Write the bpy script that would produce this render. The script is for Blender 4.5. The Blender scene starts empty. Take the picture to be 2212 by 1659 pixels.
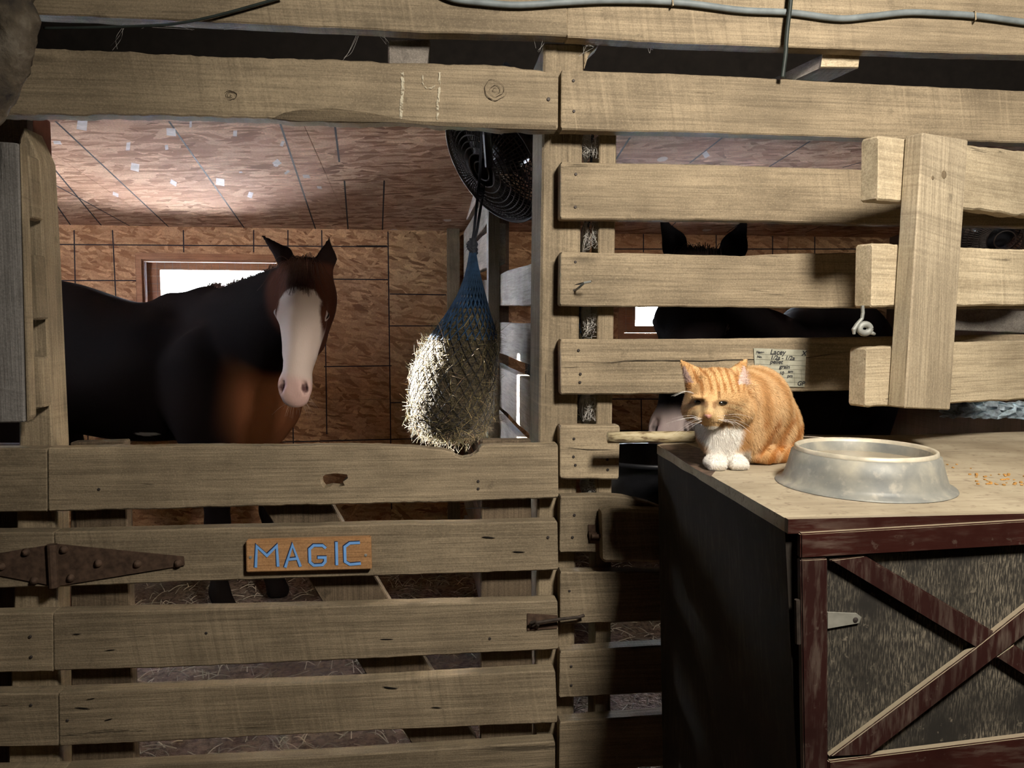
import bpy, bmesh, math, random
import numpy as np
from mathutils import Vector, Matrix, noise
random.seed(7); rng = np.random.default_rng(7)
C = bpy.context.scene.collection
scn = bpy.context.scene

# ------------------------------------------------------------------ camera
CAM = np.array([0.0, -2.0, 1.55])
FPX, CX, CY = 1661.0, 1106.0, 829.5
_y, _p, _r = math.radians(6.05), math.radians(-4.6), math.radians(0.2)
_w = np.array([math.sin(_y)*math.cos(_p), math.cos(_y)*math.cos(_p), math.sin(_p)])
_a = np.array([math.cos(_y), -math.sin(_y), 0.0])
_b = np.cross(_a, _w)
RT = _a*math.cos(_r) + _b*math.sin(_r)
UP = -_a*math.sin(_r) + _b*math.cos(_r)
FW = _w
cam_d = bpy.data.cameras.new('camera'); cam = bpy.data.objects.new('camera', cam_d); C.objects.link(cam)
cam.matrix_world = Matrix(((RT[0], UP[0], -FW[0], CAM[0]), (RT[1], UP[1], -FW[1], CAM[1]), (RT[2], UP[2], -FW[2], CAM[2]), (0, 0, 0, 1)))
cam_d.sensor_fit = 'HORIZONTAL'; cam_d.sensor_width = 36.0; cam_d.lens = 36.0*FPX/2212.0
cam_d.clip_start = 0.05
scn.camera = cam

# ------------------------------------------------------------------ sky, sun, lamp, exposure
world = bpy.data.worlds.new('sky'); scn.world = world; world.use_nodes = True
bg = world.node_tree.nodes['Background']
bg.inputs[0].default_value = (0.80, 0.88, 1.0, 1); bg.inputs[1].default_value = 105.0
sun_d = bpy.data.lights.new('sun', 'SUN'); sun_d.energy = 340.0; sun_d.angle = math.radians(0.6); sun_d.color = (1.0, 0.95, 0.86)
sun = bpy.data.objects.new('sun', sun_d); C.objects.link(sun)
sun.rotation_euler = Vector((2.67, -1.2, -0.63)).to_track_quat('-Z', 'Y').to_euler()
lamp_d = bpy.data.lights.new('aisle_lamp', 'SPOT'); lamp_d.energy = 315.0; lamp_d.shadow_soft_size = 0.17; lamp_d.color = (1.0, 0.93, 0.82)
lamp_d.spot_size = math.radians(142); lamp_d.spot_blend = 1.0       # clamp lamp with a reflector, up in the aisle
lamp = bpy.data.objects.new('aisle_lamp', lamp_d); C.objects.link(lamp); lamp.location = (.86, -1.9, 2.72)
lamp.rotation_euler = (Vector((1.15, 0.0, 1.35))-lamp.location).to_track_quat('-Z', 'Y').to_euler()
scn.view_settings.view_transform = 'Standard'; scn.view_settings.look = 'None'
scn.view_settings.gamma = 1.0; scn.view_settings.use_curve_mapping = False
scn.view_settings.exposure = 0.0
scn.cycles.max_bounces = 8; scn.cycles.diffuse_bounces = 5; scn.cycles.transparent_max_bounces = 12
scn.cycles.sample_clamp_indirect = 100.0
scn.cycles.caustics_reflective = False; scn.cycles.caustics_refractive = False

# ------------------------------------------------------------------ helpers: rays to planes
def ray(px, py):
    d = (px-CX)*RT - (py-CY)*UP + FPX*FW
    return d/np.linalg.norm(d)
def PY(px, py, Y):
    d = ray(px, py); return CAM + d*((Y-CAM[1])/d[1])
def PZ(px, py, Z):
    d = ray(px, py); return CAM + d*((Z-CAM[2])/d[2])
def PX_(px, py, X):
    d = ray(px, py); return CAM + d*((X-CAM[0])/d[0])
def PP(px, py, pt, nrm):
    d = ray(px, py); return CAM + d*(np.dot(np.array(pt)-CAM, nrm)/np.dot(d, nrm))

# ------------------------------------------------------------------ helpers: objects
WLOC = {}
def thing(name, label=None, cat=None, loc=(0, 0, 0), group=None, kind=None):
    o = bpy.data.objects.new(name, None); C.objects.link(o); o.location = loc
    o.empty_display_size = 0.1
    WLOC[o.name] = np.array(loc, float)
    tag(o, label, cat, group, kind); return o
def tag(o, label=None, cat=None, group=None, kind=None):
    if label: o['label'] = label
    if cat: o['category'] = cat
    if group: o['group'] = group
    if kind: o['kind'] = kind
    return o
def mk(name, V, F, mat, parent=None, smooth=False, mats=None, mi=None):
    V = np.asarray(V, float)
    base = WLOC[parent.name] if parent else V.mean(0)
    me = bpy.data.meshes.new(name)
    me.from_pydata((V-base).tolist(), [], [list(map(int, f)) for f in F])
    me.materials.append(mat)
    for m in (mats or []): me.materials.append(m)
    if mi is not None: me.polygons.foreach_set('material_index', np.asarray(mi, np.int32))
    if smooth: me.polygons.foreach_set('use_smooth', np.ones(len(me.polygons), bool))
    me.update()
    o = bpy.data.objects.new(name, me); C.objects.link(o)
    if parent: o.parent = parent
    else: o.location = base
    WLOC[o.name] = np.array(base, float)
    return o
class MB:
    def __init__(s): s.V = []; s.F = []; s.M = []
    def add(s, V, F, m=0):
        b = len(s.V); s.V += [tuple(v) for v in V]; s.F += [[b+i for i in f] for f in F]; s.M += [m]*len(F); return s
    def box(s, lo, hi, m=0):
        x0, y0, z0 = lo; x1, y1, z1 = hi
        V = [(x0, y0, z0), (x1, y0, z0), (x1, y1, z0), (x0, y1, z0), (x0, y0, z1), (x1, y0, z1), (x1, y1, z1), (x0, y1, z1)]
        return s.add(V, [(0, 3, 2, 1), (4, 5, 6, 7), (0, 1, 5, 4), (1, 2, 6, 5), (2, 3, 7, 6), (3, 0, 4, 7)], m)
    def prism(s, pts, off, m=0):       # polygon pts extruded by vector off
        n = len(pts); A = [np.array(p, float) for p in pts]; B = [p+np.array(off) for p in A]
        F = [list(range(n)), list(range(2*n-1, n-1, -1))] + [(i, i+n, (i+1) % n+n, (i+1) % n) for i in range(n)]
        return s.add(A+B, F, m)
    def tube(s, pts, r, seg=8, m=0, caps=True):
        pts = [np.array(p, float) for p in pts]; n = len(pts)
        rs = r if hasattr(r, '__len__') else [r]*n
        V = []; up = None
        for i, p in enumerate(pts):
            t = pts[min(i+1, n-1)]-pts[max(i-1, 0)]; t = t/(np.linalg.norm(t)+1e-12)
            if up is None:
                up = np.array([0, 0, 1.0]) if abs(t[2]) < .9 else np.array([1.0, 0, 0])
            a = np.cross(t, up); a /= np.linalg.norm(a)+1e-12; b = np.cross(a, t); up = b
            for k in range(seg):
                c, sn = math.cos(2*math.pi*k/seg), math.sin(2*math.pi*k/seg)
                V.append(p+rs[i]*(c*a+sn*b))
        F = [(i*seg+k, i*seg+(k+1) % seg, (i+1)*seg+(k+1) % seg, (i+1)*seg+k) for i in range(n-1) for k in range(seg)]
        if caps: F += [list(range(seg-1, -1, -1)), [(n-1)*seg+k for k in range(seg)]]
        return s.add(V, F, m)
    def lathe(s, prof, c, seg=48, m=0, axis=None):
        c = np.array(c, float)
        ax = np.array(axis, float) if axis is not None else np.array([0, 0, 1.0]); ax /= np.linalg.norm(ax)
        u = np.cross(ax, [0, 0, 1.0] if abs(ax[2]) < .9 else [1.0, 0, 0]); u /= np.linalg.norm(u); v = np.cross(ax, u)
        V = [c+ax*z+r*(math.cos(2*math.pi*k/seg)*u+math.sin(2*math.pi*k/seg)*v) for r, z in prof for k in range(seg)]
        F = [(i*seg+k, i*seg+(k+1) % seg, (i+1)*seg+(k+1) % seg, (i+1)*seg+k) for i in range(len(prof)-1) for k in range(seg)]
        return s.add(V, F, m)
    def build(s, name, mat, parent=None, smooth=False, mats=None):
        return mk(name, s.V, s.F, mat, parent, smooth, mats, s.M if mats else None)

def bevel(o, w, seg=2):
    bm = bmesh.new(); bm.from_mesh(o.data)
    bmesh.ops.recalc_face_normals(bm, faces=bm.faces)
    bmesh.ops.bevel(bm, geom=list(bm.edges), offset=w, segments=seg, affect='EDGES', clamp_overlap=True)
    bm.to_mesh(o.data); bm.free(); return o
def lerp_poly(pts, n):
    pts = np.array(pts, float)
    xs = np.linspace(0, 1, n); L = np.r_[0, np.cumsum(np.linalg.norm(np.diff(pts, axis=0), axis=1))]; L /= L[-1]
    return np.c_[np.interp(xs, L, pts[:, 0]), np.interp(xs, L, pts[:, 1])]
def nz(p, s=1.0):
    return noise.noise(Vector((p[0]*s, p[1]*s, p[2]*s)))
_pid = [0]
def plank(name, top, bot, Y, t, mat, parent, n=26, rough=.0022, bev=.0035, plane=None, back=None):
    """A sawn plank: front-face top and bottom edges given as polylines, thickness t away from the viewer."""
    _pid[0] += 1; seed = _pid[0]*3.7
    n = int(n*1.8); tp, bt = lerp_poly(top, n), lerp_poly(bot, n)
    f = (lambda a, b: PY(a, b, Y)) if plane is None else (lambda a, b: PP(a, b, plane[0], plane[1]))
    d = np.array([0, 1.0, 0]) if back is None else np.array(back, float)
    V = []; rings = []
    for i in range(n):
        T, B = f(*tp[i]), f(*bt[i])
        q = T+seed
        T = T + np.array([0, 0, 1.0])*rough*(.9*nz(q, 3)+.5*nz(q, 18)+.35*nz(q, 60)); B = B + np.array([0, 0, 1.0])*rough*1.2*(.9*nz(q+9, 3)+.6*nz(q+5, 18)+.4*nz(q+2, 60))
        wv = .002*nz(q+20, 2.5)
        dn = (B-T)/np.linalg.norm(B-T)
        T, B = T+d*wv, B+d*wv
        b = bev
        rings.append([T+dn*b, T+d*b, T+d*(t-b), T+dn*b+d*t, B-dn*b+d*t, B+d*(t-b), B+d*b, B-dn*b])
    u = np.array(rings[-1]).mean(0)-np.array(rings[0]).mean(0); u /= np.linalg.norm(u)
    def endring(R, s):
        R = np.array(R); c = R.mean(0); return list(c+(R-c)*np.array(.94)+u*s*bev*.8)
    allr = [endring(rings[0], -1)]+rings+[endring(rings[-1], 1)]
    for R in allr: V += list(R)
    m = len(allr); F = [(i*8+k, (i+1)*8+k, (i+1)*8+(k+1) % 8, i*8+(k+1) % 8) for i in range(m-1) for k in range(8)]
    F += [list(range(8)), [(m-1)*8+k for k in range(7, -1, -1)]]
    return mk(name, V, F, mat, parent)
def post(name, poly, Y, t, mat, parent=None, bev=.004):
    pts = [PY(a, b, Y) for a, b in poly]
    o = MB().prism(pts, (0, t, 0)).build(name, mat, parent)
    return bevel(o, bev, 1)
def dup(root, shift=(0, 0, 0)):
    r = root.copy(); C.objects.link(r); r.location = Vector(root.location)+Vector(shift)
    WLOC[r.name] = WLOC[root.name]+np.array(shift)
    for ch in list(root.children):
        c = ch.copy(); C.objects.link(c); c.parent = r
        for g in list(ch.children):
            e = g.copy(); C.objects.link(e); e.parent = c
    return r
def strands(name, lines, radius, mat, parent=None, cols=None, taper=.25):
    """Loose hairs, straws or threads as hair curves."""
    hc = bpy.data.hair_curves.new(name)
    base = WLOC[parent.name] if parent else np.zeros(3)
    hc.add_curves([len(l) for l in lines])
    P = np.concatenate([np.asarray(l, float) for l in lines])-base
    hc.attributes['position'].data.foreach_set('vector', P.astype(np.float32).ravel())
    rad = np.concatenate([np.linspace(1, taper, len(l))*(radius if not hasattr(radius, '__len__') else radius[i]) for i, l in enumerate(lines)])
    ra = hc.attributes.get('radius') or hc.attributes.new('radius', 'FLOAT', 'POINT')
    ra.data.foreach_set('value', rad.astype(np.float32))
    if cols is not None:
        at = hc.attributes.new('Col', 'FLOAT_COLOR', 'CURVE')
        at.data.foreach_set('color', np.c_[np.asarray(cols), np.ones(len(cols))].astype(np.float32).ravel())
    hc.materials.append(mat)
    o = bpy.data.objects.new(name, hc); C.objects.link(o)
    if parent: o.parent = parent
    return o

# ------------------------------------------------------------------ materials
class NT:
    def __init__(s, name):
        s.m = bpy.data.materials.new(name); s.m.use_nodes = True; s.t = s.m.node_tree; s.n = s.t.nodes
        s.bsdf = s.n['Principled BSDF']; s.bsdf.inputs['Specular IOR Level'].default_value = .3
    def new(s, typ, **kw):
        x = s.n.new(typ)
        for k, v in kw.items(): setattr(x, k, v)
        return x
    def put(s, sock, v):
        if hasattr(v, 'is_output') or isinstance(v, bpy.types.NodeSocket): s.t.links.new(v, sock)
        else: sock.default_value = v
    def math(s, op, a, b=0.0, c=None):
        x = s.new('ShaderNodeMath', operation=op); s.put(x.inputs[0], a); s.put(x.inputs[1], b)
        if c is not None: s.put(x.inputs[2], c)
        return x.outputs[0]
    def mix(s, f, a, b, blend='MIX'):
        x = s.new('ShaderNodeMix', data_type='RGBA', blend_type=blend); s.put(x.inputs[0], f)
        s.put(x.inputs[6], a if not isinstance(a, tuple) else (*a[:3], 1)); s.put(x.inputs[7], b if not isinstance(b, tuple) else (*b[:3], 1))
        return x.outputs[2]
    def ramp(s, f, stops):
        x = s.new('ShaderNodeValToRGB'); s.put(x.inputs[0], f); e = x.color_ramp.elements
        while len(e) < len(stops): e.new(.5)
        for i, (p, c) in enumerate(stops):
            e[i].position = p; e[i].color = (*c, 1) if hasattr(c, '__len__') else (c, c, c, 1)
        return x.outputs[0]
    def coord(s): return s.new('ShaderNodeTexCoord').outputs['Object']
    def vmul(s, v, w):
        x = s.new('ShaderNodeVectorMath', operation='MULTIPLY'); s.put(x.inputs[0], v); s.put(x.inputs[1], w); return x.outputs[0]
    def vadd(s, v, w):
        x = s.new('ShaderNodeVectorMath', operation='ADD'); s.put(x.inputs[0], v); s.put(x.inputs[1], w); return x.outputs[0]
    def noise(s, v, scale, detail=4, rough=.55, dist=0.0):
        x = s.new('ShaderNodeTexNoise'); s.put(x.inputs['Vector'], v); s.put(x.inputs['Scale'], scale)
        x.inputs['Detail'].default_value = detail; x.inputs['Roughness'].default_value = rough; x.inputs['Distortion'].default_value = dist
        return x.outputs[0]
    def rnd(s): return s.new('ShaderNodeObjectInfo').outputs['Random']
    def bump(s, h, strength=.3, dist=.004):
        x = s.new('ShaderNodeBump'); s.put(x.inputs['Height'], h); x.inputs['Strength'].default_value = strength; x.inputs['Distance'].default_value = dist
        s.t.links.new(x.outputs[0], s.bsdf.inputs['Normal'])
    def col(s, c): s.put(s.bsdf.inputs['Base Color'], c if not isinstance(c, tuple) else (*c[:3], 1)); return s
    def rough(s, r): s.put(s.bsdf.inputs['Roughness'], r); return s

def plain(name, c, rough=.6, metal=0.0, spec=.3, noise_amt=.25, ns=30):
    k = NT(name); v = k.coord(); f = k.noise(v, ns, 4)
    k.col(k.mix(k.ramp(f, [(.3, 0.0), (.7, 1.0)]), tuple(x*(1-noise_amt) for x in c), tuple(min(1, x*(1+noise_amt)) for x in c)))
    k.rough(rough); k.bsdf.inputs['Metallic'].default_value = metal; k.bsdf.inputs['Specular IOR Level'].default_value = spec
    return k.m
def wood(name, axis, light, dark, scale=1.0, saw=.18, knots=True, bump=.35, rough=.8, var=.35, turn=0.0):
    k = NT(name); r = k.rnd()
    v = k.coord()
    if turn:
        vr = k.new('ShaderNodeVectorRotate', rotation_type='Z_AXIS'); k.put(vr.inputs['Vector'], v); vr.inputs['Angle'].default_value = turn; v = vr.outputs[0]
    off = k.new('ShaderNodeCombineXYZ')
    for i, q in enumerate((17.3, 41.7, 29.1)): k.put(off.inputs[i], k.math('MULTIPLY', r, q))
    v = k.vadd(v, off.outputs[0])
    st = {'X': (.9, 13, 13), 'Y': (13, .9, 13), 'Z': (13, 13, .9)}[axis]
    st2 = {'X': (5, 210, 210), 'Y': (210, 5, 210), 'Z': (210, 210, 5)}[axis]
    g1 = k.noise(k.vmul(v, st), scale, 7, .68, 1.6)
    g2 = k.noise(k.vmul(v, st2), scale, 3, .65)
    g3 = k.noise(k.vmul(v, tuple(x*.30 for x in st2)), scale, 4, .7)
    grit = k.noise(v, 240, 2, .7)
    blot = k.noise(v, 3.2, 6, .65)
    c = k.ramp(g1, [(.32, tuple(x*.75 for x in dark)), (.5, tuple((a+b)/2 for a, b in zip(light, dark))), (.64, light)])
    c = k.mix(.45, c, k.mix(k.ramp(blot, [(.36, 0.0), (.62, 1.0)]), tuple(x*.62 for x in dark), tuple(min(1, x*1.18) for x in light)))
    c = k.mix(k.ramp(g2, [(.36, .45), (.56, 0.0)]), c, tuple(x*.55 for x in dark))
    c = k.mix(k.ramp(g3, [(.34, .34), (.48, 0.0)]), c, tuple(x*.5 for x in dark))
    c = k.mix(k.ramp(g3, [(.58, 0.0), (.74, .28)]), c, tuple(min(1, x*1.35) for x in light))
    c = k.mix(k.ramp(grit, [(.34, .32), (.48, 0.0)]), c, tuple(x*.5 for x in dark)); c = k.mix(k.ramp(grit, [(.56, 0.0), (.70, .25)]), c, tuple(min(1, x*1.4) for x in light))
    stn = k.noise(v, 11, 5, .7); c = k.mix(k.ramp(stn, [(.64, 0.0), (.74, .6)]), c, tuple(x*.35 for x in dark))
    strk = k.noise(k.vmul(v, tuple(x*.7 for x in st)), 3.2, 5, .7, .5); c = k.mix(k.ramp(strk, [(.66, 0.0), (.70, .75)]), c, tuple(x*.28 for x in dark))
    h = k.math('ADD', k.math('MULTIPLY', g3, .8), k.math('MULTIPLY', g2, .35)); h = k.math('ADD', h, k.math('MULTIPLY', grit, .2)); h = k.math('SUBTRACT', h, k.math('MULTIPLY', k.ramp(strk, [(.66, 0.0), (.70, 1.0)]), .8))
    if saw:
        s_ = k.new('ShaderNodeSeparateXYZ'); k.put(s_.inputs[0], v); cx_ = k.new('ShaderNodeCombineXYZ')
        lo_, cr_ = (s_.outputs['Z'], s_.outputs['X']) if axis == 'Z' else ((s_.outputs['Y'] if axis == 'Y' else s_.outputs['X']), s_.outputs['Z'])
        k.put(cx_.inputs[0], k.math('MULTIPLY', k.math('ADD', lo_, k.math('MULTIPLY', cr_, .16)), 95)); k.put(cx_.inputs[1], k.math('MULTIPLY', cr_, 2.5))
        w = k.noise(cx_.outputs[0], 1.0, 2, .5)
        msk = k.ramp(k.noise(v, 1.6, 2), [(.46, 0.0), (.60, 1.0)])
        c = k.mix(k.math('MULTIPLY', k.ramp(w, [(.30, saw*2), (.46, 0.0)]), msk), c, tuple(x*.6 for x in dark))
        c = k.mix(k.math('MULTIPLY', k.ramp(w, [(.58, 0.0), (.72, saw*1.4)]), msk), c, tuple(min(1, x*1.35) for x in light))
        h = k.math('ADD', h, k.math('MULTIPLY', k.math('MULTIPLY', w, msk), .4))
    if knots:
        kv = {'X': (1.6, 5.5, 5.5), 'Y': (5.5, 1.6, 5.5), 'Z': (5.5, 5.5, 1.6)}[axis]
        vo = k.new('ShaderNodeTexVoronoi'); k.put(vo.inputs['Vector'], k.vmul(v, kv)); vo.inputs['Scale'].default_value = 1.35
        kn = k.ramp(vo.outputs['Distance'], [(.02, 1.0), (.11, 0.0)])
        c = k.mix(k.math('MULTIPLY', kn, .55), c, tuple(x*.30 for x in dark))
        h = k.math('SUBTRACT', h, k.math('MULTIPLY', kn, .3))
    c = k.mix(1.0, c, k.ramp(r, [(0.0, 1-var*.6), (1.0, 1+var*.25)]), 'MULTIPLY')
    k.col(c); k.rough(rough); k.bump(h, bump, .010)
    return k.m
WL, WD = (.40, .315, .205), (.225, .172, .11)
M = {}
M['wood_x'] = wood('weathered_wood', 'X', WL, WD)
M['wood_z'] = wood('weathered_wood_upright', 'Z', WL, WD)
M['wood_y'] = wood('weathered_wood_deep', 'Y', (.40, .35, .30), (.22, .19, .16))
M['fresh_x'] = wood('pale_sawn_wood', 'X', (.66, .55, .38), (.42, .33, .21), saw=.12, knots=False, bump=.3, turn=-math.radians(21.5))
M['fresh_z'] = wood('pale_sawn_wood_upright', 'Z', (.52, .43, .30), (.34, .27, .18), saw=.22, knots=False, bump=.3)
M['stile_z'] = wood('shade_dark_stile', 'Z', (.17, .125, .08), (.085, .06, .038), knots=False)  # gate stiles and brace; shade between the planks put into the wood colour
M['grey_z'] = wood('grey_wood_upright', 'Z', (.33, .31, .29), (.18, .165, .15), knots=False)
M['dark_wood'] = wood('dark_old_wood', 'X', (.10, .07, .05), (.045, .03, .022), knots=False)
M['dark_z'] = wood('dark_old_wood_upright', 'Z', (.16, .10, .07), (.08, .05, .035), knots=False)
M['pine'] = wood('reddish_pine', 'X', (.50, .24, .12), (.36, .15, .07), saw=0, knots=False, bump=.1, rough=.55)
M['sign'] = wood('varnished_sign_wood', 'X', (.50, .28, .13), (.31, .155, .065), saw=0, knots=False, bump=.1, rough=.45)

def osb(name, plane, light, dark, flakes=0.0, red=(.34, .14, .07), fs=1.0):
    k = NT(name); v = k.coord(); s = k.new('ShaderNodeSeparateXYZ'); k.put(s.inputs[0], v)
    a = s.outputs['X' if plane in ('XZ', 'XY') else 'Y']; b = s.outputs['Z' if plane in ('XZ', 'YZ') else 'Y']
    wob = k.noise(v, 9, 2)
    out = None; hh = None
    for i, (ang, su, sv, off) in enumerate(((6, 6.5, 34, 0), (48, 8, 32, 3.1), (-38, 7.5, 30, 7.7), (-8, 9, 44, 13.3))):
        ca, sa = math.cos(math.radians(ang)), math.sin(math.radians(ang))
        u = k.math('ADD', k.math('MULTIPLY', a, ca), k.math('MULTIPLY', b, sa))
        w = k.math('SUBTRACT', k.math('MULTIPLY', b, ca), k.math('MULTIPLY', a, sa))
        cb = k.new('ShaderNodeCombineXYZ')
        k.put(cb.inputs[0], k.math('ADD', k.math('MULTIPLY', u, su*fs), off)); k.put(cb.inputs[1], k.math('ADD', k.math('MULTIPLY', w, sv*fs), k.math('MULTIPLY', wob, 2.0)))
        vo = k.new('ShaderNodeTexVoronoi', voronoi_dimensions='2D'); k.put(vo.inputs['Vector'], cb.outputs[0]); vo.inputs['Scale'].default_value = 1.0
        sep = k.new('ShaderNodeSeparateColor'); k.put(sep.inputs[0], vo.outputs['Color'])
        g = sep.outputs[0]; msk = sep.outputs[1]
        if out is None: out = g; top = None
        else: out = k.mix(k.ramp(msk, [(.48, 0.0), (.56, 1.0)]), out, g)
        streak = k.noise(cb.outputs[0], 3, 2)
        hh = streak if hh is None else k.math('ADD', hh, streak)
    fine = k.noise(k.vmul(v, (30, 30, 30)), 4, 4)
    c = k.ramp(out, [(0.0, tuple(x*.6 for x in dark)), (.18, dark), (.45, tuple((x+y)/2 for x, y in zip(light, dark))), (.8, light), (1.0, tuple(min(1, x*1.2) for x in light))])
    c = k.mix(k.ramp(k.noise(v, 1.3, 3), [(.35, .0), (.7, .55)]), c, red, 'MIX') if red else c
    c = k.mix(k.ramp(fine, [(.35, .35), (.6, 0.0)]), c, tuple(x*.5 for x in dark))
    if flakes:
        vf = k.new('ShaderNodeTexVoronoi', voronoi_dimensions='3D'); k.put(vf.inputs['Vector'], k.vmul(v, (9, 6, 7))); vf.inputs['Scale'].default_value = 1.0
        sc_ = k.new('ShaderNodeSeparateColor'); k.put(sc_.inputs[0], vf.outputs['Color'])
        f = k.math('MULTIPLY', k.math('GREATER_THAN', sc_.outputs[2], 1-flakes), k.math('LESS_THAN', vf.outputs['Distance'], .27))
        c = k.mix(k.math('MULTIPLY', f, .75), c, (.80, .74, .70))
    k.col(c); k.rough(.9); k.bsdf.inputs['Specular IOR Level'].default_value = .08; k.bump(k.math('ADD', out, hh), .15, .003)
    return k.m
M['osb_wall'] = osb('osb_wall_board', 'XZ', (.60, .36, .20), (.33, .165, .085), red=(.36, .17, .085), fs=1.5)
M['osb_wall_v'] = osb('osb_wall_board_upright', 'XZ', (.66, .42, .23), (.35, .19, .095), red=(.38, .19, .09), fs=1.3)
M['osb_ceil'] = osb('osb_ceiling_board', 'XY', (.74, .50, .34), (.34, .18, .11), flakes=.02, red=(.46, .25, .16))
M['ink'] = plain('printed_ink', (.02, .015, .02), .8)
M['crack_loft_black'] = plain('crack_and_loft_shade', (.012, .009, .007), .95)  # plank cracks, and the painted-in darkness of the loft
M['rust'] = plain('rusty_iron', (.10, .062, .042), .75, .35, .3, .4, 60)
M['rust_dk'] = plain('dark_iron', (.05, .038, .03), .7, .4, .3, .4, 60)
M['galv'] = plain('galvanised_steel', (.26, .265, .245), .6, .3, .3, .25, 40)
M['nail'] = plain('nail_head', (.06, .05, .045), .6, .5)
M['blue_paint'] = plain('blue_letter_paint', (.19, .41, .82), .5, 0, .3, .1)
M['navy'] = plain('navy_shadow_paint', (.015, .025, .07), .6)
M['black_plastic'] = plain('black_plastic', (.012, .012, .014), .4)
M['fan_wire'] = plain('dusty_fan_wire', (.022, .015, .012), .6, .3, .3, .5, 50)
M['rope'] = plain('black_rope', (.012, .013, .018), .8)
M['net_blue'] = plain('blue_net_cord', (.010, .028, .06), .7, 0, .3, .5, 25)
M['cable'] = plain('grey_cable', (.19, .215, .22), .55, 0, .3, .25, 20)
M['cable_dk'] = plain('dark_cable', (.025, .032, .028), .5)
M['web'] = plain('cobweb', (.55, .52, .48), .9)
M['pale_web'] = plain('cobweb_clump', (.48, .44, .38), .95, 0, .1, .4, 60)
def attr_mat(name, rough=.6, spec=.25, bump=0, sheen=0.0):
    k = NT(name); a = k.new('ShaderNodeAttribute'); a.attribute_name = 'Col'
    k.col(a.outputs['Color']); k.rough(rough); k.bsdf.inputs['Specular IOR Level'].default_value = spec
    if sheen: k.bsdf.inputs['Sheen Weight'].default_value = sheen
    if bump: k.bump(k.noise(k.vmul(k.coord(), (60, 60, 22)), 3, 3), bump, .003)
    return k.m
M['coat'] = attr_mat('horse_coat', .85, .03, .3)
M['catskin'] = attr_mat('cat_coat', .8, .1)
M['fur'] = attr_mat('cat_fur', .7, .15)
M['hair'] = attr_mat('horse_hair', .5, .3)
M['straw'] = attr_mat('hay_straw', .7, .2)

# ------------------------------------------------------------------ the building shell
ZB, YB = 2.166, 3.3                       # back wall top and depth
SL = .114                                 # ceiling rises towards the viewer
XL, XR, YF, ZR = -3.05, 3.3, -5.0, 3.7
# openings in the back wall
def wall_rect(px0, py0, px1, py1):
    a, b = PY(px0, py0, YB), PY(px1, py1, YB); return a[0], b[0], b[2], a[2]    # x0,x1,z0,z1
W1 = wall_rect(306, 560, 604, 722); W2 = wall_rect(1348, 560, 1646, 722)
W2 = (W2[0], W2[0]+(W1[1]-W1[0]), W1[2], W1[3])
# packed dirt floor with bedding
gx, gy = 96, 84
xs = np.linspace(XL-.2, XR+.2, gx); ys = np.linspace(YF-.2, YB+.2, gy)
V = [(x, y, .03*nz((x, y, 0), 1.7)+.018*nz((x, y, 4), 6)-.02) for y in ys for x in xs]
F = [(j*gx+i, j*gx+i+1, (j+1)*gx+i+1, (j+1)*gx+i) for j in range(gy-1) for i in range(gx-1)]
k = NT('dirt_and_shavings'); v = k.coord()
n1 = k.noise(v, 2.2, 5); n2 = k.noise(v, 38, 4); n3 = k.noise(k.vmul(v, (60, 120, 60)), 1, 3)
c = k.ramp(n1, [(.3, (.13, .085, .062)), (.55, (.30, .215, .165)), (.75, (.40, .31, .25))])
c = k.mix(k.ramp(n2, [(.38, .8), (.55, 0.0)]), c, (.085, .055, .042)); c = k.mix(k.ramp(n3, [(.6, 0.0), (.72, .6)]), c, (.55, .45, .34))
k.col(c); k.rough(.95); k.bump(k.math('ADD', n2, n3), .9, .02); M['floor'] = k.m
tag(mk('floor', V, F, M['floor'], smooth=True), kind='structure')
# back wall: siding shell with two holes, OSB sheets nailed over it
def frame_boxes(mb, x0, x1, z0, z1, y0, y1, holes):
    hs = sorted(holes); cur = x0
    for (a, b, c, d) in hs:
        mb.box((cur, y0, z0), (a, y1, z1)); mb.box((a, y0, z0), (b, y1, c)); mb.box((a, y0, d), (b, y1, z1)); cur = b
    mb.box((cur, y0, z0), (x1, y1, z1))
wb = MB(); frame_boxes(wb, XL-.1, XR+.1, -.1, ZR+.1, YB+.013, YB+.08, [W1, W2])
wall_back = tag(wb.build('wall_back', M['dark_wood']), kind='structure')
def X_at(px): return PY(px, 600, YB)[0]
def Z_at(py, px=600): return PY(px, py, YB)[2]
seams = [XL, X_at(-80), X_at(243), X_at(840), X_at(990), X_at(1300), X_at(1700), X_at(2000), XR]
zrows = [0, 1.02, ZB+.03]
for j in range(len(zrows)-1):
    for i in range(len(seams)-1):
        sx0, sx1, sz0, sz1 = seams[i]+.0012, seams[i+1]-.0012, zrows[j]+.0012, zrows[j+1]-.0012
        hs = [h for h in (W1, W2) if h[0] < sx1 and h[1] > sx0 and h[2] < sz1 and h[3] > sz0]
        hs = [(max(h[0], sx0), min(h[1], sx1), max(h[2], sz0), min(h[3], sz1)) for h in hs]
        m = MB(); frame_boxes(m, sx0, sx1, sz0, sz1, YB, YB+.012, hs)
        m.F = [f for f, in zip(m.F)]
        m.build('osb_sheet', M['osb_wall_v'] if i in (3, 6) else M['osb_wall'], wall_back)
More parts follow.
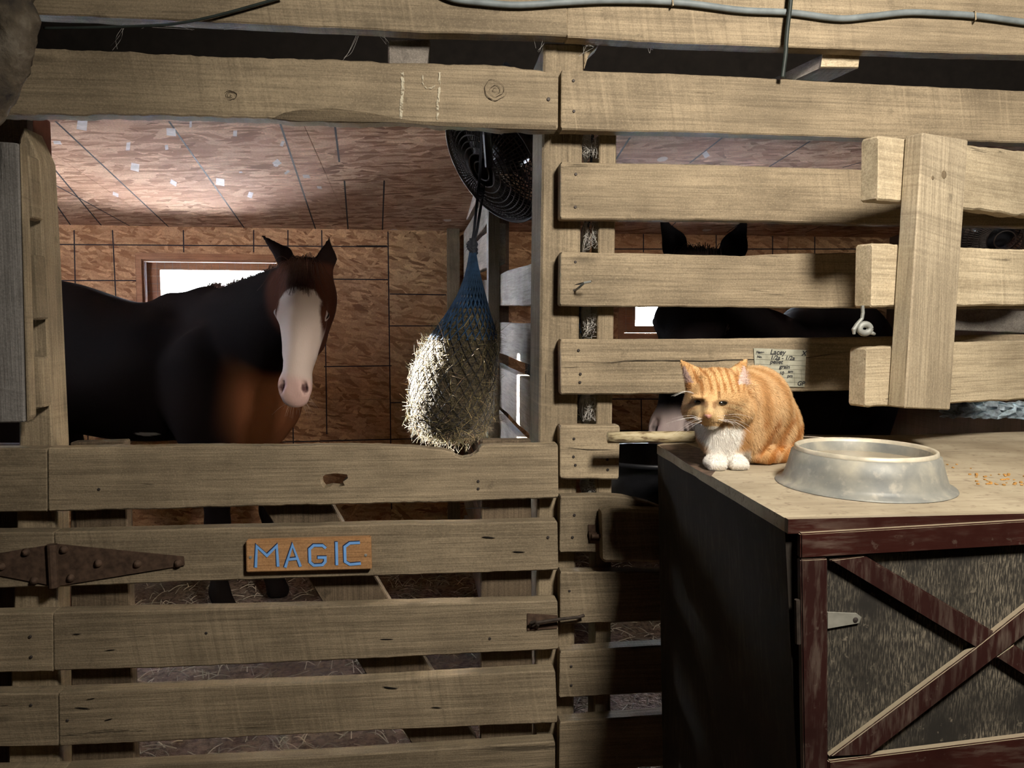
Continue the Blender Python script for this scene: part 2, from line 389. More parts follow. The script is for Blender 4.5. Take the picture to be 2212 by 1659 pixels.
# printed nailing lines on the wall boards
ln = MB()
def wline(p, q, w=.0042):
    a, b = PY(*p, YB-.0008), PY(*q, YB-.0008); d = (b-a)/np.linalg.norm(b-a); nn = np.cross(d, [0, 1, 0])*w
    ln.add([a-nn, a+nn, b+nn, b-nn], [(0, 1, 2, 3)])
for p, q in (((100, 528), (838, 533)), ((100, 606), (300, 606)), ((715, 603), (838, 604)), ((842, 635), (964, 637)), ((842, 704), (964, 704)),
             ((160, 497), (163, 640)), ((243, 497), (250, 640)), ((396, 497), (397, 545)), ((548, 497), (548, 545)), ((622, 497), (622, 760)), ((695, 497), (696, 600)),
             ((293, 547), (622, 552)), ((293, 547), (298, 700)), ((703, 720), (706, 938)), ((632, 860), (636, 1100)), ((560, 956), (964, 946)), ((838, 500), (846, 1100)),
             ((190, 900), (190, 1000)), ((770, 532), (836, 532)), ((842, 870), (964, 868)), ((846, 790), (700, 792)),
             ((1300, 538), (1900, 538)), ((1547, 497), (1547, 560)), ((1609, 497), (1609, 560)), ((1669, 497), (1669, 560)), ((1390, 497), (1390, 545)), ((1300, 862), (1480, 862)), ((1385, 862), (1387, 1000)), ((1300, 930), (1480, 930)), ((1760, 497), (1760, 600))):
    wline(p, q, .006 if p[0] == 770 else .004)
ln.build('printed_line', M['ink'], wall_back)['kind'] = 'stuff'
# sloping OSB ceiling over both stalls
YC0 = 1.1
def zc(y): return ZB+SL*(YB-y)
ceiling = tag(MB().prism([(XL, YC0, zc(YC0)+.014), (XR, YC0, zc(YC0)+.014), (XR, YB+.1, zc(YB+.1)+.014), (XL, YB+.1, zc(YB+.1)+.014)], (0, 0, .05)).build('ceiling', M['dark_wood']), kind='structure')
cn = np.array([0, SL, 1.0]); cn /= np.linalg.norm(cn); cpt = np.array([0, YB, ZB])
def PC(px, py, dz=0.0): return PP(px, py, cpt-cn*dz, cn)
cxs = [XL, -1.75, -.53, .69, 1.9, XR]; cys = [YC0, 1.95, YB]
for j in range(2):
    for i in range(5):
        a0, a1, b0, b1 = cxs[i]+.0012, cxs[i+1]-.0012, cys[j]+.0012, cys[j+1]-(.0012 if j == 0 else 0)
        MB().prism([(a0, b0, zc(b0)), (a1, b0, zc(b0)), (a1, b1, zc(b1)), (a0, b1, zc(b1))], (0, 0, .012)).build('osb_sheet', M['osb_ceil'], ceiling)
ln = MB()
for p, q in (((120, 262), (375, 500)), ((118, 366), (228, 498)), ((120, 440), (160, 497)), ((120, 400), (300, 499)), ((365, 262), (530, 496)), ((605, 266), (682, 496)), ((723, 268), (733, 350)), ((744, 390), (752, 498)), ((830, 390), (826, 498)),
             ((1361, 297), (1330, 345)), ((1561, 297), (1490, 352)), ((1750, 305), (1662, 360)), ((1880, 345), (1820, 362)), ((1460, 480), (1437, 502)), ((1600, 482), (1570, 502)), ((1790, 482), (1740, 502))):
    a, b = PC(*p, .0008), PC(*q, .0008); d = (b-a)/np.linalg.norm(b-a); nn = np.cross(d, cn)*.0042
    ln.add([a-nn, b-nn, b+nn, a+nn], [(0, 1, 2, 3)])
ln.build('printed_line', M['ink'], ceiling)['kind'] = 'stuff'
fl = MB()
for (x, y, w, h, t) in ((178, 268, 13, 14, .3), (124, 308, 10, 4, .1), (277, 316, 5, 10, .2), (370, 285, 12, 9, .2), (412, 268, 3, 8, .1), (360, 318, 4, 6, 0), (292, 361, 11, 9, .35), (508, 288, 5, 7, .2), (610, 310, 4, 7, .5), (598, 352, 9, 7, -.5), (476, 393, 11, 8, .3), (541, 421, 6, 7, .5), (662, 381, 9, 4, .1), (250, 420, 8, 4, .5), (375, 395, 9, 5, .6), (690, 405, 6, 3, .2), (596, 355, 6, 5, .2), (1525, 334, 7, 7, -.4), (520, 372, 4, 2, 0), (620, 372, 7, 3, -.6)):
    q = [PC(x+(a*math.cos(t)-b*math.sin(t)), y+(a*math.sin(t)+b*math.cos(t)), .0012) for a, b in ((-w, -h*.7), (w*.6, -h), (w, h*.8), (-w*.7, h))]
    fl.add(q, [(0, 1, 2, 3)])
fl.build('pale_wood_flake', plain('pale_flake', (.60, .54, .52), .7), ceiling)['kind'] = 'stuff'
# outer shell
tag(MB().box((XL-.2, YF-.1, ZR), (XR+.2, YB+.12, ZR+.1)).build('roof', M['dark_wood']), kind='structure')
wl = MB(); DY0, DY1, DZ0, DZ1 = 1.77, 2.13, 1.74, 2.24  # unseen opening added and sized to let low sun onto hay and partition
wl.box((XL-.1, YF, -.1), (XL, DY0, ZR)); wl.box((XL-.1, DY1, -.1), (XL, YB+.1, ZR)); wl.box((XL-.1, DY0, -.1), (XL, DY1, DZ0)); wl.box((XL-.1, DY0, DZ1), (XL, DY1, ZR))
tag(wl.build('wall_left', M['dark_z']), kind='structure')
tag(MB().box((XR, YF, -.1), (XR+.1, YB+.1, ZR)).build('wall_right', M['dark_z']), kind='structure')
tag(MB().box((XL-.1, YF-.1, -.1), (XR+.1, YF, ZR)).build('wall_front', M['dark_z']), kind='structure')
k = plain('pale_frozen_ground', (.80, .80, .82), .9, 0, .2, .1, 1)
tag(MB().box((-40, -40, -.3), (40, 40, -.2)).build('ground', k), kind='structure')

tag(MB().box((XL, YC0-.03, zc(YC0)-.02), (XR, YC0-.002, ZR)).build('loft_dark_sheet', M['crack_loft_black']), kind='structure')  # black sheet added behind the rail gap, stands in for the unlit loft
Ls, Cs = [], []
for i in range(2600):
    p = np.array([rng.uniform(-1.9, 2.2), rng.uniform(.25, 2.9), 0]); p[2] = .03*nz((p[0], p[1], 0), 1.7)+.018*nz((p[0], p[1], 4), 6)-.012; a = rng.uniform(0, math.pi); l = rng.uniform(.03, .13); d = np.array([math.cos(a), math.sin(a), 0])
    Ls.append([p, p+d*l*.5+np.array([0, 0, rng.uniform(.0, .02)]), p+d*l+np.array([0, 0, rng.uniform(0, .012)])]); Cs.append(np.array((.62, .54, .42))*rng.uniform(.5, 1.2))
o = strands('straw_bedding', Ls, .0022, M['straw'], None, Cs, .7); tag(o, 'loose pale straw strewn over the dirt floor of both stalls', 'straw', kind='stuff')
# windows
gl = NT('window_glass'); gt = gl.new('ShaderNodeBsdfTransparent'); gg = gl.new('ShaderNodeBsdfGlossy'); gg.inputs['Roughness'].default_value = .05
fr = gl.new('ShaderNodeFresnel'); fr.inputs[0].default_value = 1.45; mx = gl.new('ShaderNodeMixShader')
gl.t.links.new(fr.outputs[0], mx.inputs[0]); gl.t.links.new(gt.outputs[0], mx.inputs[1]); gl.t.links.new(gg.outputs[0], mx.inputs[2])
gl.t.links.new(mx.outputs[0], gl.n['Material Output'].inputs[0]); M['glass'] = gl.m
for idx, W in ((1, W1), (2, W2)):
    x0, x1, z0, z1 = W
    w = thing('window_%d' % idx, kind='structure', loc=(x0, YB, z0))
    MB().box((x0-.035, YB-.012, z1), (x1+.035, YB, z1+.04)).build('trim_board', M['pine'], w)
    MB().box((x0-.035, YB-.012, z0), (x0, YB, z1)).build('trim_board', M['pine'], w)
    MB().box((x1, YB-.012, z0), (x1+.035, YB, z1)).build('trim_board', M['pine'], w)
    MB().box((x0-.035, YB-.03, z0-.035), (x1+.035, YB, z0)).build('sill', M['pine'], w)
    f = MB(); f.box((x0, YB, z0), (x0+.012, YB+.08, z1)); f.box((x1-.012, YB, z0), (x1, YB+.08, z1)); f.box((x0+.012, YB, z1-.012), (x1-.012, YB+.08, z1)); f.box((x0+.012, YB, z0), (x1-.012, YB+.08, z0+.012))
    f.build('reveal', M['pine'], w)
    a, b, c, d = x0+.014, x1-.014, z0+.014, z1-.014; s = .05; y0, y1 = YB+.040, YB+.065
    s2 = .085; f = MB(); f.box((a, y0, c), (a+s2, y1, d)); f.box((b-s2, y0, c), (b, y1, d)); f.box((a+s2, y0, d-s), (b-s2, y1, d)); f.box((a+s2, y0, c), (b-s2, y1, c+s))
    sash = f.build('sash', M['pine'], w)
    MB().box((a+s2, y0+.012, c+s), (b-s2, y0+.016, d-s)).build('pane', M['glass'], sash)
    g = MB(); wy = YB+.038
    for q in np.arange(x0+.03, x1, .05): g.box((q, wy, z0+.012), (q+.0012, wy+.0012, z1-.012))
    for q in np.arange(z0+.03, z1, .05): g.box((x0+.012, wy, q), (x1-.012, wy+.0012, q+.0012))
    g.build('wire_mesh', M['galv'], w)

# ------------------------------------------------------------------ upper rails across the stall fronts
def nails(parent, pts, Y, r=.0048):
    for (a, b) in pts:
        c = PY(a, b, Y-.002); MB().lathe([(0, -.0004), (r*.6, -.0004), (r*.8, .0006), (r*.8, .004)], c, 10, axis=(0, 1, 0)).build('nail', M['nail'], parent)
o = plank('rail_board', [(-300, -90), (740, -60), (1222, -40)], [(-300, 16), (60, 31), (400, 44), (740, 60), (900, 70), (1110, 74), (1223, 79)], -.02, .05, M['wood_x'], None, 40)
tag(o, 'topmost grey plank rail running left from the joint under the cable', 'beam')
o = plank('rail_board', [(1227, -40), (1700, -30), (2290, -12)], [(1227, 80), (1472, 94), (1900, 108), (2290, 122)], -.02, .05, M['wood_x'], None, 40)
tag(o, 'topmost plank rail right of the joint, with a grey cable stapled on it', 'beam')
ml = plank('rail_board', [(-300, 90), (20, 102), (98, 106), (740, 131), (1080, 143), (1150, 148), (1204, 156)], [(-300, 238), (20, 248), (340, 252), (390, 251), (590, 256), (640, 259), (740, 262), (850, 264), (960, 272), (1100, 276), (1203, 279)], -.02, .05, M['wood_x'], None, 90, .006)
tag(ml, 'thick plank rail over the brown and white horse, chalk mark 19 and ragged lower edge', 'beam')
mr = plank('rail_board', [(1215, 150), (1472, 160), (2290, 200)], [(1214, 280), (1480, 285), (1867, 297), (2290, 312)], -.02, .05, M['wood_x'], None, 50)
tag(mr, 'plank rail right of the chalked one, above the slatted fence boards', 'beam')
we = [(585, 256), (615, 243), (650, 236), (720, 235), (790, 243), (850, 254), (900, 261), (960, 265), (1040, 266), (1120, 267), (1200, 271), (1202, 280), (1100, 277), (960, 273), (850, 265), (740, 263), (640, 260)]
MB().prism([PY(a+rng.normal(0, 1.2), b+rng.normal(0, .8), -.0235) for a, b in we], (0, .004, 0)).build('bark_edge', wood('bark_wane', 'X', (.19, .145, .09), (.08, .058, .037), saw=0, bump=.8), ml)
nails(mr, [(1239, 174), (1240, 240)], -.02); nails(ml, [(1185, 214)], -.02, .006)
ch = MB()
def chalk(pts, w=3.2):
    P = [PY(a+rng.normal(0, .5), b, -.0228) for a, b in lerp_poly(pts, 16)]
    L, R_ = [], []
    for i, p in enumerate(P):
        ww = (w+rng.normal(0, .8))*.0012*.5; d = P[min(i+1, 15)]-P[max(i-1, 0)]; d /= np.linalg.norm(d); q = np.cross(d, [0, 1, 0])
        L.append(p+q*ww); R_.append(p-q*ww)
    ch.add(L+R_, [(i, i+1, 17+i, 16+i) for i in range(15)])
chalk([(869, 155), (870, 190), (867, 230), (866, 258)], 6); chalk([(950, 156), (949, 190), (946, 225), (946, 258)], 5)
chalk([(914, 160), (913, 180), (921, 191), (933, 190), (940, 184)], 2)
ck = NT('chalk'); v = ck.coord(); ck.col((.58, .52, .39)); ck.rough(.95); tr = ck.new('ShaderNodeBsdfTransparent'); mx = ck.new('ShaderNodeMixShader'); ck.put(mx.inputs[0], ck.ramp(ck.noise(v, 110, 3), [(.40, 0.0), (.55, .85)]))
ck.t.links.new(tr.outputs[0], mx.inputs[1]); ck.t.links.new(ck.bsdf.outputs[0], mx.inputs[2]); ck.t.links.new(mx.outputs[0], ck.n['Material Output'].inputs[0])
ch.build('chalk_mark', ck.m, ml)
# knots on the left rail
def knot(px, py, rx, ry, Y, parent, seed=0):
    m = MB(); c = PY(px, py, Y-.0028)
    for ri, sc in enumerate((1.0, .72, .45, .2)):
        a0 = seed+ri*1.9; V = []
        for q in range(30):
            a = a0+2*math.pi*.82*q/29; rr = sc*(1+.22*nz((math.cos(a)*1.3+seed, math.sin(a)*1.3, ri*.6))); w = .0009*(.5+abs(nz((q*.3, ri*2.0, seed))))*math.sin(math.pi*(q+.4)/30)*(1.6 if ri == 0 else 1)
            e = np.array([rx*.0012*rr*math.cos(a), 0, ry*.0012*rr*math.sin(a)]); o_ = e/np.linalg.norm(e)*w; V += [c+e+o_, c+e-o_]
        m.add(V, [(2*i, 2*i+1, 2*i+3, 2*i+2) for i in range(29)])
    return m.build('knot', plain('knot_dark', (.075, .055, .035), .9), parent)
wood_knot = wood('knot_wood', 'Z', (.24, .18, .11), (.09, .065, .04), scale=6, saw=0, knots=False, var=0)
knot(1070, 194, 24, 20, -.02, ml, 1); knot(497, 206, 12, 9, -.02, ml, 4)

# rafter ends and gusset in the dark gap
o = post('joist_end', [(838, 86), (930, 84), (922, 140), (838, 140)], .05, .5, M['wood_y'], None); tag(o, 'brown joist end in the dark gap between the two left rails', 'joist')
rf = thing('rafter', 'sloping rafter with sawn end in the gap at upper right', 'rafter', PY(1780, 140, .1))
a = [PY(1776, 118, .035), PY(1856, 120, .035), PY(1853, 148, .035), PY(1772, 147, .035)]
MB().prism(a, (-.10, .30, -.02)).build('rafter_beam', M['wood_y'], rf)
MB().prism(a, (-.002, -.006, .002)).build('sawn_end', M['fresh_x'], rf)

# ------------------------------------------------------------------ centre post and its neighbours
cp = thing('wooden_post', 'upright square post between the two stalls, behind the gate end', 'post', (.33, .1, 0))
f0 = [PY(1174, 92, .050), PY(1262, 94, .050), PY(1246, 1000, .050), PY(1238, 1659, .050), PY(1153, 1659, .050), PY(1163, 960, .050)]
z_floor = lambda p: np.array([p[0], p[1], 0])
f0[3] = z_floor(f0[3]); f0[4] = z_floor(f0[4])
bevel(MB().prism(f0, (0, .2, 0)).build('post_shaft', M['wood_z'], cp), .006, 1)
sd = [PY(1174, 292, .046), PY(1163, 960, .046), f0[4]]
bevel(MB().prism([PY(1262, 92, .046), PY(1296, 96, .046), PY(1272, 118, .046), PY(1262, 150, .046)], (0, .06, 0)).build('gusset', M['wood_z'], cp), .003, 1)

# ------------------------------------------------------------------ right-hand slatted stall front
sf = thing('slat_fence', 'slatted front of the dark horse stall, wide horizontal planks with gaps', 'fence', (.9, 0, 0))
bt = [PY(1295, 288, .046), PY(1332, 288, .046), PY(1322, 930, .046), z_floor(PY(1320, 1659, .046)), z_floor(PY(1284, 1659, .046)), PY(1288, 930, .046)]
bevel(MB().prism(bt, (0, .09, 0)).build('batten', M['wood_z'], sf), .003, 1)
s1 = plank('plank', [(1214, 348), (1500, 355), (2290, 378)], [(1213, 474), (1500, 476), (2290, 492)], 0, .045, M['wood_x'], sf, 50)
s2 = plank('plank', [(1214, 544), (1380, 547), (1600, 553), (1700, 548), (2290, 540)], [(1212, 662), (1500, 664), (2290, 668)], 0, .045, M['wood_x'], sf, 50)
s3 = plank('plank', [(1213, 733), (1480, 733), (1700, 730), (2290, 722)], [(1214, 852), (1480, 850), (2290, 838)], 0, .045, M['wood_x'], sf, 50)
s4 = plank('plank', [(1212, 919), (1337, 920)], [(1212, 1035), (1334, 1036)], 0, .045, M['wood_x'], sf, 12)
s5 = plank('plank', [(1213, 1073), (1300, 1070), (1345, 1073), (1395, 1083), (1440, 1100)], [(1211, 1194), (1440, 1196)], 0, .045, M['wood_x'], sf, 16)
s6 = plank('plank', [(1212, 1236), (1440, 1236)], [(1212, 1349), (1440, 1341)], 0, .045, M['wood_x'], sf, 16)
s7 = plank('plank', [(1212, 1408), (1440, 1394)], [(1210, 1509), (1440, 1496)], 0, .045, M['wood_x'], sf, 16)
s8 = plank('plank', [(1211, 1560), (1440, 1543)], [(1210, 1672), (1440, 1655)], 0, .045, M['wood_x'], sf, 16)
nails(s1, [(1244, 376), (1243, 447)], 0); nails(s2, [(1243, 566), (1241, 627)], 0); nails(s3, [(1250, 757), (1254, 808), (1253, 826)], 0)
nails(s4, [(1240, 948), (1239, 987), (1243, 1005), (1313, 1015), (1312, 993)], 0); nails(s5, [(1241, 1113), (1237, 1161)], 0); nails(s6, [(1230, 1277)], 0); nails(s7, [(1234, 1440), (1234, 1481)], 0)
def crack(parent, pts, Y, w=1.6, name='crack'):
    P = [PY(a, b, Y-.0026) for a, b in lerp_poly(pts, 24)]; V = []
    for i, p in enumerate(P):
        ww = .0005*w*(.75+.5*nz(p, 40))*math.sin(math.pi*(i+.6)/25); cz = .0035*nz(p+3, 18)
        V += [p+np.array([0, 0, cz+ww]), p+np.array([0, 0, cz-ww])]
    return MB().add(V, [(2*i, 2*i+1, 2*i+3, 2*i+2) for i in range(23)]).build(name, M['crack_loft_black'], parent)
crack(s3, [(1214, 780), (1300, 783), (1400, 778), (1500, 780), (1640, 776), (1740, 773), (1840, 760)], 0, 3)
crack(s3, [(1214, 792), (1250, 792)], 0, 2); crack(s3, [(1825, 766), (1834, 798)], 0, 2.5); crack(s4, [(1212, 968), (1330, 972)], 0, 2)
crack(s2, [(1240, 615), (1280, 607)], 0, 4)
# bent nail in the second plank
MB().tube([PY(1243, 627, -.002), PY(1252, 620, -.03), PY(1262, 611, -.05), PY(1277, 608, -.055)], .003, 6).build('bent_nail', M['galv'], s2)
blk = plank('latch_block', [(1306, 1104), (1326, 1101), (1424, 1103), (1450, 1106)], [(1309, 1217), (1450, 1216)], -.05, .049, M['wood_x'], sf, 14, .004, .009)
cat_ = MB().prism([PY(1271, 1134, -.004), PY(1300, 1134, -.004), PY(1300, 1148, -.004), PY(1271, 1148, -.004)], (0, .004, 0))
cat_.prism([PY(1272, 1150, -.012), PY(1304, 1150, -.012), PY(1304, 1168, -.012), PY(1275, 1168, -.012)], (0, .012, 0))
cat_.tube([PY(1278, 1158, -.02), PY(1305, 1158, -.02)], .006, 8)
cat_.build('latch_catch', M['rust'], sf)
cp2 = MB()
for i in range(5):
    pass
# cobwebs hanging between post and batten
wbs = []
for (y0, y1) in ((292, 345), (476, 542), (668, 728), (856, 912), (1038, 1068)):
    for i in range(70):
        a = PY(rng.uniform(1258, 1292), rng.uniform(y0, y1), .09); b = PY(rng.uniform(1258, 1294), rng.uniform(y0, y1), .05)
        mid = (a+b)/2+rng.normal(0, .006, 3); wbs.append([a, mid, b])
o = strands('cobweb', wbs, .00035, M['web'], taper=1.0); tag(o, 'tangled cobwebs hanging in the slot beside the square post', 'cobweb', kind='stuff')
for (cxp, cyp, w, h) in ((1268, 315, 9, 34), (1266, 520, 10, 40), (1268, 690, 12, 40), (1267, 880, 14, 38), (1268, 1050, 13, 26)):
    P = [PY(cxp+w*math.cos(t)*(1+.35*nz((t*2, cyp, 0))), cyp+h*math.sin(t)*(1+.3*nz((t*2, cyp, 5))), .14) for t in np.linspace(0, 2*math.pi, 18, endpoint=False)]
    MB().prism(P, (0, .02, 0)).build('bark_strip', M['pale_web'], cp)

# ------------------------------------------------------------------ gate with the name sign
gt_ = thing('stall_gate', 'wide plank stall gate below the white-faced horse, hung on a long strap hinge', 'gate', (-.4, 0, 0))
g1 = plank('plank', [(106, 968), (300, 966), (420, 963), (620, 963), (760, 962), (890, 966), (960, 972), (977, 977), (985, 986), (1000, 990), (1018, 987), (1032, 977), (1037, 965), (1042, 962), (1120, 961), (1203, 959)],
           [(107, 1104), (300, 1100), (600, 1094), (900, 1086), (1204, 1077)], 0, .045, M['wood_x'], gt_, 110, .003)
g2 = plank('plank', [(119, 1149), (600, 1138), (1202, 1125)], [(128, 1268), (600, 1251), (1204, 1233)], 0, .045, M['wood_x'], gt_, 40)
g3 = plank('plank', [(117, 1324), (740, 1309), (1202, 1297)], [(119, 1450), (400, 1442), (740, 1426), (1204, 1403)], 0, .045, M['wood_x'], gt_, 40)
g4 = plank('plank', [(129, 1497), (740, 1473), (1197, 1448)], [(131, 1612), (740, 1583), (1202, 1561)], 0, .045, M['wood_x'], gt_, 40)
g5 = plank('plank', [(140, 1663), (740, 1632), (1197, 1602)], [(142, 1780), (740, 1750), (1197, 1724)], 0, .045, M['wood_x'], gt_, 40)
def quadpost(name, poly, Y, t, mat, parent): return bevel(MB().prism([PY(a, b, Y) for a, b in poly], (0, t, 0)).build(name, mat, parent), .003, 1)
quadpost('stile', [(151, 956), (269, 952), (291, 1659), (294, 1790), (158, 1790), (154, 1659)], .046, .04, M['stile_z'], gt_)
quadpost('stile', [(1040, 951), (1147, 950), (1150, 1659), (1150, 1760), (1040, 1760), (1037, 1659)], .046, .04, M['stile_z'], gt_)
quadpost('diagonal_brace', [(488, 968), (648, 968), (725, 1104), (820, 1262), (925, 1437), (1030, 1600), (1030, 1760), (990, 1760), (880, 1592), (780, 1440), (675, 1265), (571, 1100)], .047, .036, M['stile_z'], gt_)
# knot hole right through the top plank
hole = MB(); pts = [(688, 1040), (700, 1030), (722, 1027), (747, 1030), (749, 1038), (738, 1046), (742, 1054), (728, 1058), (712, 1056), (696, 1060), (690, 1052)]
ho = hole.prism([PY(a, b, -.03) for a, b in pts], (0, .12, 0)).build('knot_hole_cutter', M['dark_wood'])
bm = bmesh.new(); bm.from_mesh(ho.data); bmesh.ops.recalc_face_normals(bm, faces=bm.faces); bm.to_mesh(ho.data); bm.free()
bm = bmesh.new(); bm.from_mesh(g1.data); bmesh.ops.recalc_face_normals(bm, faces=bm.faces); bm.to_mesh(g1.data); bm.free()
md = g1.modifiers.new('hole', 'BOOLEAN'); md.object = ho; md.operation = 'DIFFERENCE'; md.solver = 'EXACT'
bpy.context.view_layer.update()
dg = bpy.context.evaluated_depsgraph_get(); me2 = bpy.data.meshes.new_from_object(g1.evaluated_get(dg)); g1.modifiers.clear(); g1.data = me2
bpy.data.objects.remove(ho)
for i, (a, b) in enumerate(((700, 1062), (722, 1060), (738, 1055), (710, 1057))):
    c = PY(a, b, .012); bl = MB().lathe([(0, -.008), (.006, -.006), (.009, 0), (.006, .006), (0, .008)], c, 10).build('fluff', M['pale_web'], g1, True)
nails(g1, [(1033, 1040), (1033, 1056), (213, 1057)], 0); nails(g2, [(1184, 1161)], 0); nails(g3, [(445, 1368), (1058, 1380)], 0); nails(g4, [(145, 1557)], 0)
for par, pts, w in ((g2, [(1040, 1161), (1070, 1163)], 5), (g2, [(1105, 1192), (1135, 1192)], 4), (g4, [(825, 1484), (860, 1486)], 5), (g4, [(930, 1528), (955, 1530)], 4), (g4, [(160, 1528), (195, 1531)], 5), (g4, [(185, 1510), (205, 1507)], 5), (g4, [(225, 1556), (243, 1553)], 4), (g3, [(155, 1369), (175, 1368)], 3), (g3, [(225, 1405), (250, 1402)], 3), (g1, [(1000, 1098), (1060, 1096)], 3), (g3, [(820, 1382), (850, 1381)], 4)):
    crack(par, pts, 0, w)
# hinge
hb = -.006
hg = MB().prism([PY(a, b, hb) for a, b in ((124, 1176), (396, 1203), (398, 1221), (124, 1266))], (0, .005, 0)).build('strap_hinge', M['rust'], gt_)
MB().tube([PY(112, 1176, -.009), PY(117, 1268, -.009)], .0125, 12).build('hinge_knuckle', M['rust'], hg)
for (a, b) in ((138, 1187), (212, 1217), (297, 1218), (385, 1217), (153, 1249)):
    MB().lathe([(0, -.010), (.006, -.008), (.0095, -.003), (.0105, 0)], PY(a, b, hb), 14, axis=(0, 1, 0)).build('bolt', M['rust'], hg, True)
# latch at the free end
lt = MB().prism([PY(a, b, -.004) for a, b in ((1139, 1326), (1204, 1330), (1204, 1357), (1139, 1362))], (0, .004, 0)).build('latch_plate', M['rust'], gt_)
MB().tube([PY(1150, 1352, -.014), PY(1160, 1345, -.022), PY(1205, 1338, -.024), PY(1250, 1333, -.022), PY(1262, 1329, -.018)], .0042, 8).build('hook', M['rust_dk'], lt)
MB().tube([PY(1145, 1352, -.005), PY(1147, 1345, -.02), PY(1156, 1342, -.024), PY(1162, 1350, -.02), PY(1160, 1356, -.005)], .004, 8).build('staple', M['rust_dk'], lt)

# name sign
sg = thing('name_sign', 'small varnished wooden sign with blue carved letters on the gate', 'sign', PY(665, 1200, 0))
SY = -.02
sb = MB().prism([PY(a, b, SY) for a, b in ((531, 1168), (801, 1160), (803, 1230), (532, 1237))], (0, .019, 0)).build('sign_board', M['sign'], sg); bevel(sb, .0025, 2)
LT = {'M': ((553, 1224), (555, 1180), (577, 1200), (598, 1179), (601, 1222)), 'A1': ((617, 1224), (632, 1177), (649, 1222)), 'A2': ((624, 1208), (643, 1206)),
      'G': ((703, 1183), (697, 1178), (678, 1178), (669, 1186), (670, 1214), (678, 1221), (697, 1220), (703, 1213), (703, 1204), (688, 1204)), 'I': ((727, 1172), (728, 1219)), 'C': ((776, 1172), (756, 1173), (745, 1181), (746, 1213), (756, 1219), (778, 1217))}
def letter(keys):
    m = MB()
    for kk in keys:
        P = [PY(a, b, SY) for a, b in LT[kk]]
        for mi, (yo, w, dx, dz) in enumerate(((-.0006, .0044, -.0014, .0012), (-.0016-(.0006 if kk == 'A2' else 0), .0034, 0, 0))):
            n = len(P); L, R_ = [], []
            for i, p in enumerate(P):
                d = [(P[i+1]-P[i]) if i < n-1 else None, (P[i]-P[i-1]) if i > 0 else None]; d = [x/np.linalg.norm(x) for x in d if x is not None]
                t = sum(d); t /= np.linalg.norm(t); q = np.array([-t[2], 0, t[0]]); s = 1/max(.5, abs(np.dot(q, [-d[0][2], 0, d[0][0]])))
                e = np.array([dx, yo, dz]); ext = (t*w*.6*(1 if i == n-1 else -1)) if i in (0, n-1) else 0
                L.append(p+q*w*s+e+ext); R_.append(p-q*w*s+e+ext)
            m.add(L+R_, [(i, i+1, n+i+1, n+i) for i in range(n-1)], 1-mi)
    return m.build('letter', M['blue_paint'], sg, mats=[M['navy']])
for keys in (('M',), ('A1', 'A2'), ('G',), ('I',), ('C',)): letter(keys)
for a, b in ((541, 1204), (790, 1199)):
    MB().lathe([(0, -.002), (.0035, -.0015), (.004, 0), (.004, .002)], PY(a, b, SY), 12, axis=(0, 1, 0)).build('screw', M['galv'], sg)

# ------------------------------------------------------------------ hinge side, left edge
hf = thing('fence_end', 'short plank ends and jamb post at the hinge side of the gate', 'fence', (-1.05, 0, 0))
jm = [(52, 272), (84, 342), (96, 560), (115, 962), (118, 1300), (122, 1659)]
pj = [PY(a, b, .050) for a, b in jm]; pl = [PY(122, 1659, .046), PY(-10, 1659, .046)]
bevel(MB().prism(pj[:-1]+[z_floor(pl[0]), z_floor(pl[1]), PY(40, 960, .046), PY(40, 300, .046)], (0, .09, 0)).build('jamb_post', M['wood_z'], hf), .005, 1)
MB().prism([PY(-120, 960, .15), PY(125, 960, .15), z_floor(PY(135, 1659, .15)), z_floor(PY(-120, 1659, .15))], (0, .03, 0)).build('backing_board', M['dark_z'], hf)
for (tp, bt_) in (([(-340, 970), (98, 968)], [(-340, 1110), (99, 1106)]), ([(-340, 1155), (113, 1149)], [(-340, 1275), (118, 1269)]), ([(-340, 1330), (111, 1324)], [(-340, 1460), (112, 1452)]), ([(-340, 1505), (122, 1498)], [(-340, 1622), (124, 1613)]), ([(-340, 1676), (133, 1664)], [(-340, 1790), (136, 1780)])):
    plank('plank', tp, bt_, 0, .045, M['wood_x'], hf, 12)
hl = MB().prism([PY(a, b, hb) for a, b in ((105, 1178), (-60, 1205), (-60, 1232), (108, 1264))], (0, .005, 0)).build('hinge_leaf', M['rust'], hf)
for (a, b) in ((56, 1193), (3, 1224), (74, 1254)):
    MB().lathe([(0, -.010), (.006, -.008), (.0095, -.003), (.0105, 0)], PY(a, b, hb), 14, axis=(0, 1, 0)).build('bolt', M['rust'], hl, True)
nails(hf, [(64, 1376), (66, 1420), (66, 1524)], 0)
MB().prism([PY(-140, 225, .2), PY(58, 232, .2), PY(60, 345, .2), PY(-140, 345, .2)], (0, .03, 0)).build('dark_cover_board', M['dark_z'], hf)  # dark board added to hide the bright ceiling in this corner
